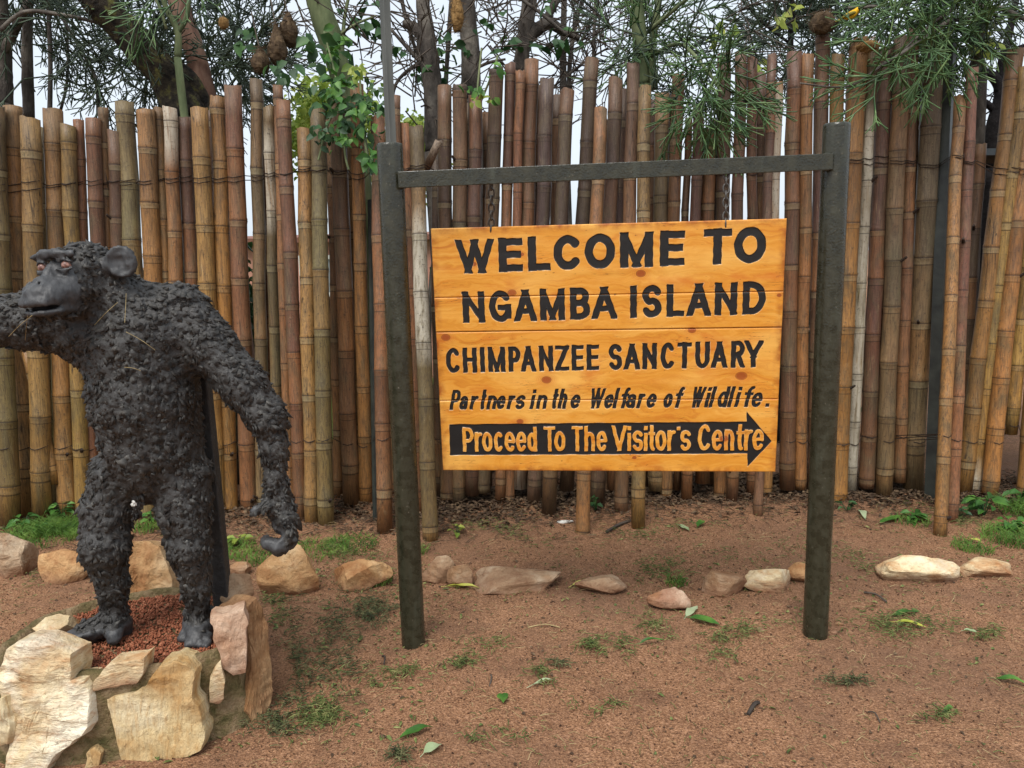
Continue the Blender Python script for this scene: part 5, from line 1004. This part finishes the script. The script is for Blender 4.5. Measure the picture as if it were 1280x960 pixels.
# broadleaf trees of the middle
def leafball(regions, Ylo, Yhi, L, W):
    p = []; 
    for (x, y, rx, ry, n) in regions:
        for _ in range(n): a_, b_ = rng.normal(size=2) * .5; p.append(PY(x + rx * a_, y + ry * b_, rng.uniform(Ylo, Yhi)))
    p = np.array(p); n = len(p); d = rng.normal(size=(n, 3)) * [1, 1, .6] + [0, 0, -.5]; nr_ = rng.normal(size=(n, 3)) * .7 + [0, -.6, .8]
    v, f = leaves_mesh(p, d, nr_, L * (.6 + .8 * rng.random(n)), W * (.6 + .8 * rng.random(n))); return v, f
def lb(reg, Ylo, Yhi, L, W, m): v, f = leafball(reg, Ylo, Yhi, L, W); return (v, f, m)
twigs = dict(depth=3, L0=.24, nb=2, spread=.45, r0=.006, droop=.03)
tree('leaning_tree', 'leaning grey green trunk with creeper between nests and thin pole', [merge([trunk_to_ground(441, 150, 5.0, 14, 5, .06), limb([(441, 150, 5.0, 13), (425, 90, 5.0, 14), (410, 40, 5.0, 15), (398, 0, 5.0, 15), (385, -50, 5.0, 15)], 24)]), limb([(428, 60, 5.05, 2.6), (431, 20, 5.1, 2.2), (440, -20, 5.1, 2)], 8, 6), limb([(422, 45, 5.0, 2), (445, 30, 5.0, 1.7), (470, 20, 5.0, 1.4)], 8, 6)], M['bark_green'],
     [both([(440, 20, 25, 30, 8), (455, 60, 20, 20, 6)], 4.9, 5.5, M['twig_dry'], **twigs), lb([(450, 25, 25, 30, 16), (470, 45, 20, 20, 10)], 4.9, 5.4, .09, .055, M['leaf_dark'])])
tree('knotty_tree', 'dark knotty trunk with stubs just right of the thin pole', [merge([trunk_to_ground(543, 190, 5.0, 13, 6), limb([(543, 190, 5.0, 12), (541, 120, 5.0, 11.5), (536, 70, 5.0, 12), (532, 35, 5.0, 10), (525, -40, 5.0, 9)], 26, rough=.16)]), limb([(534, 50, 5.0, 8), (515, 33, 5.0, 7), (504, 29, 4.98, 4)], 10), limb([(528, 80, 5.0, 3), (505, 55, 5.0, 2.4), (488, 36, 5.0, 2)], 10, 6), limb([(532, 75, 5.0, 3.2), (510, 88, 5.0, 2.4), (495, 105, 5.0, 1.8), (490, 130, 5, 1.4)], 10, 6), limb([(522, 70, 5.1, 2), (508, 25, 5.1, 2.6), (498, -20, 5.1, 2.6)], 10, 6)], M['bark'],
     [both([(505, 60, 20, 30, 8), (510, 120, 18, 25, 8), (545, 40, 12, 30, 5), (490, 10, 20, 20, 5)], 4.9, 5.6, M['twig_dry'], **twigs), lb([(530, 85, 14, 18, 16), (555, 60, 10, 30, 12), (495, 70, 12, 10, 6), (548, 95, 10, 14, 10)], 4.85, 5.3, .07, .045, M['leaf_dark'])])
tree('grey_trunk_tree', 'straight grey trunk rising behind the left end of the board', [merge([trunk_to_ground(588, 125, 5.3, 13, 7), limb([(588, 125, 5.3, 13), (588, 70, 5.3, 12), (584, 20, 5.3, 10.5), (578, -50, 5.3, 10)], 24)]), limb([(556, 120, 5.4, 3), (560, 60, 5.4, 3), (566, -20, 5.4, 3)], 10, 6), limb([(598, 84, 5.3, 2), (612, 78, 5.3, 2), (632, 74, 5.3, 1.5)], 8, 6)], M['bark'],
     [both([(620, 60, 22, 20, 8), (600, 40, 16, 30, 5), (560, 60, 12, 30, 4)], 5.0, 5.7, M['twig_dry'], **twigs), lb([(615, 20, 25, 25, 8), (590, 60, 8, 10, 4)], 5, 5.5, .07, .045, M['leaf_dark'])])
tree('branching_tree', 'grey trunk with thick branch to the right above the board', [merge([trunk_to_ground(650, 90, 5.4, 10, 8), limb([(650, 90, 5.4, 10), (655, 50, 5.4, 9), (661, 10, 5.4, 10), (668, -50, 5.4, 10)], 22)]), limb([(658, 50, 5.4, 7), (672, 36, 5.4, 8), (688, 30, 5.4, 8), (705, 40, 5.4, 5), (725, 48, 5.4, 2.5)], 18), limb([(676, 34, 5.4, 5), (688, 15, 5.4, 5), (700, -10, 5.4, 5)], 10), limb([(640, -10, 5.2, 2), (680, 20, 5.2, 2.2), (710, 45, 5.2, 2)], 10, 6)], M['bark'],
     [both([(700, 20, 30, 25, 10), (640, 40, 20, 30, 7), (690, 80, 25, 20, 9), (625, 15, 25, 20, 6)], 5.1, 6, M['twig_dry'], **twigs), lb([(690, 15, 14, 18, 8), (668, 58, 14, 8, 6), (700, 55, 18, 14, 10), (636, 50, 14, 10, 8)], 5, 5.5, .085, .05, M['leaf_dark'])])
tree('thin_stem_tree', 'pair of thin upright grey stems above the middle of the board', [merge([trunk_to_ground(704, 115, 5.6, 4.6, 9), limb([(704, 115, 5.6, 4.6), (704, 60, 5.6, 4), (706, -30, 5.6, 3.6)], 14, 8)]), limb([(711, 115, 5.7, 3.2), (713, 70, 5.7, 3), (722, 20, 5.7, 2.4), (735, -20, 5.7, 2)], 12, 6), limb([(742, 80, 5.5, 2.6), (743, 30, 5.5, 2.2), (746, -20, 5.5, 2)], 10, 6), limb([(690, 110, 5.6, 1.6), (730, 78, 5.6, 1.4), (760, 60, 5.6, 1.2)], 8, 5)], M['bark'],
     [both([(725, 30, 25, 30, 14), (745, 50, 25, 25, 12), (720, 90, 18, 20, 8), (770, 80, 20, 25, 10), (760, 20, 20, 25, 8)], 5.3, 6.2, M['twig_dry'], **twigs)])
# green pencil trees of the right
needle = dict(depth=2, L0=.18, nb=4, spread=.40, r0=.0052, droop=.04)
tree('pencil_tree', 'green pencil tree drooping over the fence above the word TO', [merge([trunk_to_ground(806, 105, 5.0, 8, 10), limb([(806, 105, 5.0, 8), (802, 60, 5.0, 8), (798, 20, 5.0, 8), (795, -40, 5, 8)], 18, 10)]), limb([(818, 112, 4.95, 5), (815, 60, 4.95, 5), (822, 10, 4.9, 4.5), (826, -30, 4.9, 4)], 12, 8), limb([(790, 105, 5.1, 4), (795, 60, 5.1, 4), (790, 10, 5.1, 4)], 10, 8), limb([(815, 70, 4.9, 3), (850, 55, 4.6, 2.6), (885, 90, 4.3, 2), (905, 120, 4.2, 1.5)], 14, 6), limb([(810, 40, 4.9, 3), (845, 10, 4.7, 2.6), (880, -20, 4.6, 2)], 10, 6)], M['bark_green'],
     [both([(815, 20, 24, 22, 16), (835, 40, 24, 20, 10), (795, 60, 20, 28, 8), (780, 40, 16, 25, 5)], 4.75, 5.2, M['twig'], **needle), both([(860, 60, 24, 20, 12), (800, 50, 20, 30, 8), (885, 110, 26, 24, 10)], 4.3, 4.9, M['twig_dark'], dirz=-.2, **needle), both([(872, 84, 22, 18, 8), (885, 112, 24, 20, 15), (872, 135, 14, 12, 7), (915, 92, 14, 12, 3)], 4.12, 4.34, M['twig'], dirx=.1, dirz=-.3, **needle),
      both([(930, 35, 24, 22, 8), (905, 40, 18, 22, 6)], 5.2, 5.8, M['twig_dry'], **twigs), lb([(900, 40, 12, 14, 8), (985, 18, 14, 14, 10), (945, 85, 8, 10, 5)], 5, 5.4, .08, .055, M['leaf_shrub'])])
tree('pencil_tree', 'dense green pencil tree hanging over the fence top at the right', [merge([trunk_to_ground(1224, 95, 4.95, 9, 11), limb([(1224, 95, 4.95, 8), (1222, 60, 4.95, 8), (1228, 20, 4.95, 8), (1235, -40, 4.95, 8)], 16, 10)]), limb([(1226, 25, 4.9, 4), (1190, 25, 4.55, 3), (1150, 52, 4.3, 2.4), (1105, 80, 4.2, 1.8), (1060, 108, 4.15, 1.3), (1000, 104, 4.15, 1.0)], 24, 6), limb([(1230, 10, 4.9, 4), (1180, -10, 4.6, 3), (1120, 5, 4.5, 2.4), (1060, 10, 4.6, 2)], 14, 6), limb([(1226, 20, 4.9, 3), (1250, 10, 4.6, 3), (1290, 30, 4.5, 2.4)], 10, 6), limb([(1200, 5, 4.7, 2.5), (1165, 30, 4.4, 1.8), (1130, 62, 4.25, 1.3)], 10, 6)], M['bark'],
     [both([(1180, 5, 40, 20, 30), (1120, 5, 36, 18, 20), (1240, 12, 36, 18, 24), (1150, 30, 40, 16, 12), (1280, 20, 26, 24, 10)], 4.6, 5.3, M['twig_dark'], dirx=-.15, dirz=-.15, **needle), both([(1185, 18, 34, 20, 20), (1135, 20, 34, 18, 13), (1240, 20, 30, 20, 13), (1155, 42, 34, 16, 12), (1085, 22, 16, 14, 3), (1215, 50, 20, 16, 8)], 4.3, 4.6, M['twig'], dirx=-.15, dirz=-.25, **needle), both([(1110, 78, 30, 12, 7), (1180, 70, 24, 18, 9), (1080, 98, 22, 8, 4)], 4.08, 4.28, M['twig'], dirx=-.3, dirz=-.2, **needle),
      lb([(1232, 55, 8, 10, 5), (1250, 60, 8, 8, 3)], 4.8, 5, .09, .07, M['leaf_shrub'])])
tree('bare_tree', 'bare dark tree seen between the leaning canes at far right', [merge([trunk_to_ground(1238, 210, 5.3, 9, 12), limb([(1238, 210, 5.3, 9), (1242, 160, 5.3, 9), (1252, 115, 5.3, 9), (1240, 95, 5.3, 6), (1222, 88, 5.3, 5)], 18)]), limb([(1248, 115, 5.3, 6), (1252, 80, 5.3, 5), (1262, 40, 5.3, 4), (1270, 0, 5.3, 4)], 12), limb([(1245, 140, 5.3, 5), (1225, 125, 5.3, 4), (1205, 138, 5.3, 3)], 10, 8), limb([(1255, 80, 5.3, 3), (1275, 60, 5.3, 2.5), (1300, 50, 5.3, 2)], 10, 8)], M['bark_dark'],
     [both([(1265, 60, 20, 25, 10), (1240, 130, 16, 20, 6), (1185, 100, 8, 20, 5), (1275, 130, 10, 25, 5)], 5.2, 5.8, M['bark_dark'], **twigs)])
tree('dark_pencil_tree', 'dull pencil tree behind the canes right of the board', [merge([trunk_to_ground(988, 60, 5.9, 4, 13), limb([(988, 60, 5.9, 4), (989, 20, 5.9, 4), (990, -30, 5.9, 4)], 10, 8)]), limb([(988, 55, 5.9, 2), (950, 25, 5.9, 2), (920, -10, 5.9, 1.6)], 8, 6), limb([(985, 40, 5.9, 2), (1040, 20, 5.9, 2), (1075, -10, 5.9, 1.6)], 8, 6)], M['bark_dark'],
     [both([(970, 40, 30, 24, 22), (1010, 35, 30, 24, 24), (1050, 45, 30, 24, 24), (955, 75, 16, 18, 9), (1090, 20, 30, 20, 14), (990, 70, 20, 14, 8)], 5.5, 6.5, M['twig_dark'], **fine)])
# creeper with big leaves over the canes left of the thin pole
def creeper(name, stems, spots, label, grp='creepers on the fence'):
    root = tag(empty(name, PY(*stems[0][0])), label, 'creeper', grp); base = np.array(root.location)
    parts = [tube(smoothpath([PY(*q) for q in s], 14), .006, 6) for s in stems]; v, f = merge(parts); build('stem', v, f, M['bark_green'], root, base)
    for (x, y, rx, ry, n, L_, Ylo, Yhi, mt) in spots:
        for _ in range(n):
            a_, b_ = rng.normal(size=2) * .5; p = PY(x + rx * a_, y + ry * b_, rng.uniform(Ylo, Yhi)); l_ = L_ * (.35 + .55 * rng.random())
            d = rng.normal(size=3) * [1, .5, .6] + [0, -.3, -.7]; nr_ = rng.normal(size=3) * .5 + [0, -.8, .7]
            v, f = leaves_mesh(p[None], d[None], nr_[None], [l_], [l_ * .62]); link('leaf', mesh('leaf', v - base, f), root, M[mt], base)
creeper('creeper', [[(436, 212, 4.3), (431, 190, 4.33), (425, 120, 4.5), (405, 40, 4.8)], [(462, 208, 4.26), (455, 170, 4.33), (450, 100, 4.5)], [(398, 200, 4.35), (412, 150, 4.4), (430, 130, 4.5)]],
        [(415, 60, 22, 22, 24, .13, 4.6, 4.9, 'leaf'), (430, 130, 36, 40, 60, .10, 4.25, 4.5, 'leaf_dark'), (385, 60, 22, 30, 14, .13, 4.6, 4.9, 'leaf_dark'), (420, 105, 20, 20, 22, .11, 4.3, 4.6, 'leaf'), (445, 145, 26, 26, 40, .085, 4.22, 4.42, 'leaf'), (405, 168, 22, 16, 30, .075, 4.2, 4.4, 'leaf_dark'), (462, 125, 22, 30, 40, .07, 4.3, 4.6, 'leaf_dark'), (466, 190, 18, 26, 26, .06, 4.2, 4.35, 'leaf_dark'), (462, 202, 10, 10, 8, .12, 4.14, 4.24, 'leaf'), (430, 175, 14, 20, 16, .08, 4.2, 4.35, 'leaf'), (452, 85, 14, 10, 14, .09, 4.4, 4.6, 'leaf_shrub'), (358, 88, 10, 14, 7, .12, 4.6, 4.9, 'leaf_dark'), (308, 45, 12, 14, 10, .13, 4.9, 5.1, 'leaf_dark'), (345, 78, 10, 8, 4, .11, 4.7, 4.9, 'leaf_dark')], 'leafy green creeper climbing the canes left of the left sign post')
creeper('creeper', [[(600, 200, 4.7), (596, 130, 4.72), (602, 60, 4.8)], [(600, 130, 4.7), (616, 90, 4.6), (622, 70, 4.7)]], [(592, 112, 16, 8, 12, .08, 4.4, 4.52, 'leaf'), (600, 122, 14, 5, 8, .07, 4.4, 4.52, 'leaf_shrub'), (617, 88, 7, 9, 5, .12, 4.4, 4.5, 'leaf'), (616, 122, 6, 4, 4, .07, 4.4, 4.5, 'leaf')], 'small sprig of bright leaves on the canes left above the board')
# shrubs behind the fence, seen above it and through its gaps
def shrub(name, label, x, yb, Yq, reg, Ylo, Yhi, L, W, mt):
    g = PY(x, yb, Yq); root = tag(empty(name, (g[0], g[1], 0)), label, 'shrub', 'shrubs behind the fence'); o = (g[0], g[1], 0)
    v, f = leafball(reg, Ylo, Yhi, L, W); build('foliage', v, f, M[mt], root, o); c = v.mean(0)
    v, f = merge([tube(smoothpath([(g[0] + .1 * i, g[1], -.03), (g[0] * .6 + c[0] * .4 + .12 * i, g[1], c[2] * .5), (c[0] + .3 * i, c[1], c[2] * .95)], 10), np.linspace(.03, .01, 10), 7, .1) for i in (-1, 0, 1)]); build('stem', v, f, M['bark'], root, o)
shrub('shrub', 'sunny yellow green shrub behind the fence left of the thin pole', 420, 300, 7.0, [(400, 130, 34, 36, 900), (440, 150, 40, 40, 900), (375, 170, 14, 30, 300), (420, 200, 50, 40, 700)], 6.6, 7.6, .07, .04, 'leaf_shrub')
shrub('shrub', 'small yellow green shrub behind the knotty trunk', 515, 300, 7.0, [(520, 165, 22, 22, 420), (500, 180, 20, 24, 300), (540, 215, 14, 30, 260)], 6.6, 7.4, .07, .04, 'leaf_shrub')
shrub('shrub', 'deep green shrub behind the gap at the far right canes', 1235, 500, 5.9, [(1230, 330, 40, 80, 1500), (1260, 260, 40, 50, 700), (1210, 420, 50, 60, 900), (1290, 340, 40, 90, 900), (1275, 190, 16, 26, 160)], 5.6, 6.4, .10, .06, 'leaf_shade')
shrub('shrub', 'dark green shrub behind the left canes and statue', 310, 600, 6.0, [(300, 420, 30, 90, 700), (60, 480, 60, 80, 500), (200, 420, 80, 80, 900)], 5.7, 6.6, .10, .06, 'leaf_shade')
shrub('shrub', 'deep green shrub behind the middle of the fence under the board', 760, 560, 6.4, [(700, 420, 120, 90, 1300), (860, 420, 100, 90, 1200), (980, 430, 80, 90, 900)], 6.0, 7.0, .10, .06, 'leaf_shade')
# low pink house glimpsed through the slits
hx0, hx1 = PY(270, 330, 9.5)[0], PY(545, 330, 9.5)[0]; hz = PY(400, 300, 9.5)[2]
house = tag(empty('small_house', ((hx0 + hx1) / 2, 9.6, 0)), 'low pink house glimpsed through slits in the left fence', 'house')
obox('wall', ((hx0 + hx1) / 2, 10.2, hz / 2 - .05), (1, 0, 0), (0, 1, 0), (0, 0, 1), hx1 - hx0, 1.4, hz + .1, M['pink_wall'], house, 0)
obox('roof', ((hx0 + hx1) / 2, 10.2, hz + .045), (1, 0, 0), (0, 1, .05), (0, -.05, 1), hx1 - hx0 + .3, 1.7, .06, M['roof'], house, 0)
wp = PY(401, 345, 9.5); wo_ = obox('window', (wp[0], 9.49, wp[2]), (1, 0, 0), (0, 1, 0), (0, 0, 1), .40, .03, .40, M['pane'], house, 0)
for dx, dz, sx, sz in ((-.22, 0, .05, .5), (.22, 0, .05, .5), (0, .225, .39, .05), (0, -.225, .39, .05), (0, 0, .03, .4)): obox('window_frame', (wp[0] + dx, 9.47, wp[2] + dz), (1, 0, 0), (0, 1, 0), (0, 0, 1), sx, .04, sz, M['white_paint'], wo_, 0)

# ------------------------------------------------------------------ weaver nests and a weaver bird
def nest(x, y, Yq, w, h, mat, label, seed, tear=True, fuzz=260):
    c = PY(x, y, Yq); px = pxm(c); rw, rh = w * px / 2, h * px / 2; root = tag(empty('weaver_nest', c), label, 'nest', 'weaver nests in the trees')
    n_, s_ = 18, 16; t_ = np.linspace(0, 1, n_); z = rh * np.cos(t_ * math.pi); r = rw * np.sin(t_ * math.pi) ** .9 * ((.25 + .75 * s01(t_ * 1.5)) if tear else 1)
    a = np.linspace(0, 6.283, s_, endpoint=False); V = np.stack([c[0] + r[:, None] * np.cos(a), c[1] + r[:, None] * np.sin(a), c[2] + z[:, None] + 0 * a], -1).reshape(-1, 3); V += (V - c) * (.16 * noise3(V * 30 + seed))[:, None]
    f = [[i * s_ + j, (i + 1) * s_ + j, (i + 1) * s_ + (j + 1) % s_, i * s_ + (j + 1) % s_] for i in range(n_ - 1) for j in range(s_)]; build('woven_body', V, f, mat, root, c)
    k_ = rng.integers(s_, len(V) - s_, fuzz); p0 = V[k_]; d = rng.normal(size=(fuzz, 3)); d -= (p0 - c) * ((d * (p0 - c)).sum(1) / ((p0 - c) ** 2).sum(1))[:, None] * .8; d /= np.linalg.norm(d, axis=1)[:, None]
    p1 = p0 + d * rw * (.3 + .6 * rng.random((fuzz, 1))); v, f = segs_mesh(p0, p1, np.full(fuzz, .0013), np.full(fuzz, .0007)); tag(build('loose_grass', v, f, mat, root, c), kind='stuff')
    if tear: v, f = tube(smoothpath([c + [0, 0, rh * .9], c + [-.01, 0, rh * 1.4], c + [-.05, .05, rh * 2.4 + .1]], 8), .004, 5); build('hanging_twig', v, f, M['twig_dry'], root, c)
nest(347, 57, 4.9, 26, 50, M['nest'], 'larger dark teardrop weaver nest hanging left of the leaning tree', 1)
nest(361, 36, 4.95, 24, 42, M['nest'], 'upper dark weaver nest hanging nearest the leaning trunk', 2)
nest(326, 75, 4.85, 24, 32, M['nest'], 'lowest and smallest of the three brown weaver nests at left', 3)
nest(1028, 29, 4.55, 30, 27, M['nest'], 'round brown weaver nest sitting on a tall reddish cane', 4, False)
nest(571, 14, 5.0, 18, 46, M['nest_gold'], 'golden straw nest hanging beside the straight grey trunk', 5, True, 420)
nest(279, 29, 4.9, 12, 14, M['nest_gold'], 'tiny golden nest tuft hanging near the reddish trunk', 6, False, 120)
nest(738, 86, 4.9, 14, 22, M['nest'], 'small ragged brown nest behind a dark cane above the board', 7, False, 120)
nest(1085, 58, 4.42, 26, 12, M['nest_gold'], 'flat wad of straw lying on a wide cane at the right', 8, False, 200)
M['bird_yellow'] = simple('yellow_feathers', [(.3, lin(190, 140, 20)), (.7, lin(236, 190, 50))], 60, .8, .2, .3, .003, 200)
M['bird_dark'] = simple('dark_feathers', [(.3, lin(26, 22, 18)), (.7, lin(60, 50, 36))], 60, .8, .2, .3, .003, 200)
M['bird_olive'] = simple('olive_feathers', [(.3, lin(92, 86, 36)), (.7, lin(150, 136, 60))], 60, .8, .2, .3, .003, 200)
bp = PY(1063, 19, 4.5); bird = tag(empty('weaver_bird', bp), 'small yellow weaver bird with black face perched above the fence', 'bird')
def bt(name, pts, r, mat, sides=14): v, f = tube(smoothpath([bp + np.array(q) for q in pts], 14), np.interp(np.linspace(0, len(r) - 1, 14), range(len(r)), r), sides); return build(name, v, f, mat, bird, bp, True)
bt('body', [(-.040, 0, -.012), (-.015, 0, -.006), (.012, 0, .004), (.030, -.004, .020), (.040, -.008, .028), (.049, -.010, .028)], [.006, .019, .022, .015, .013, .005], M['bird_yellow'])
bt('face', [(.036, -.009, .0275), (.045, -.012, .028), (.052, -.013, .027)], [.0115, .0115, .005], M['bird_dark']); bt('beak', [(.050, -.012, .027), (.058, -.014, .026), (.065, -.016, .024)], [.005, .0035, .0008], M['bird_dark'], 8)
for s in (-1, 1): bt('wing', [(.018, s * .017, .010), (-.005, s * .021, .002), (-.035, s * .016, -.010), (-.055, s * .008, -.016)], [.006, .011, .008, .001], M['bird_olive'], 8)
bt('tail', [(-.034, 0, -.012), (-.055, 0, -.022), (-.082, 0, -.032)], [.006, .007, .005], M['bird_olive'], 6)
for s in (-1, 1): bt('leg', [(.002, s * .008, -.014), (.004, s * .008, -.026), (.006, s * .008, -.038)], [.002, .0014, .0014], M['bird_dark'], 5)
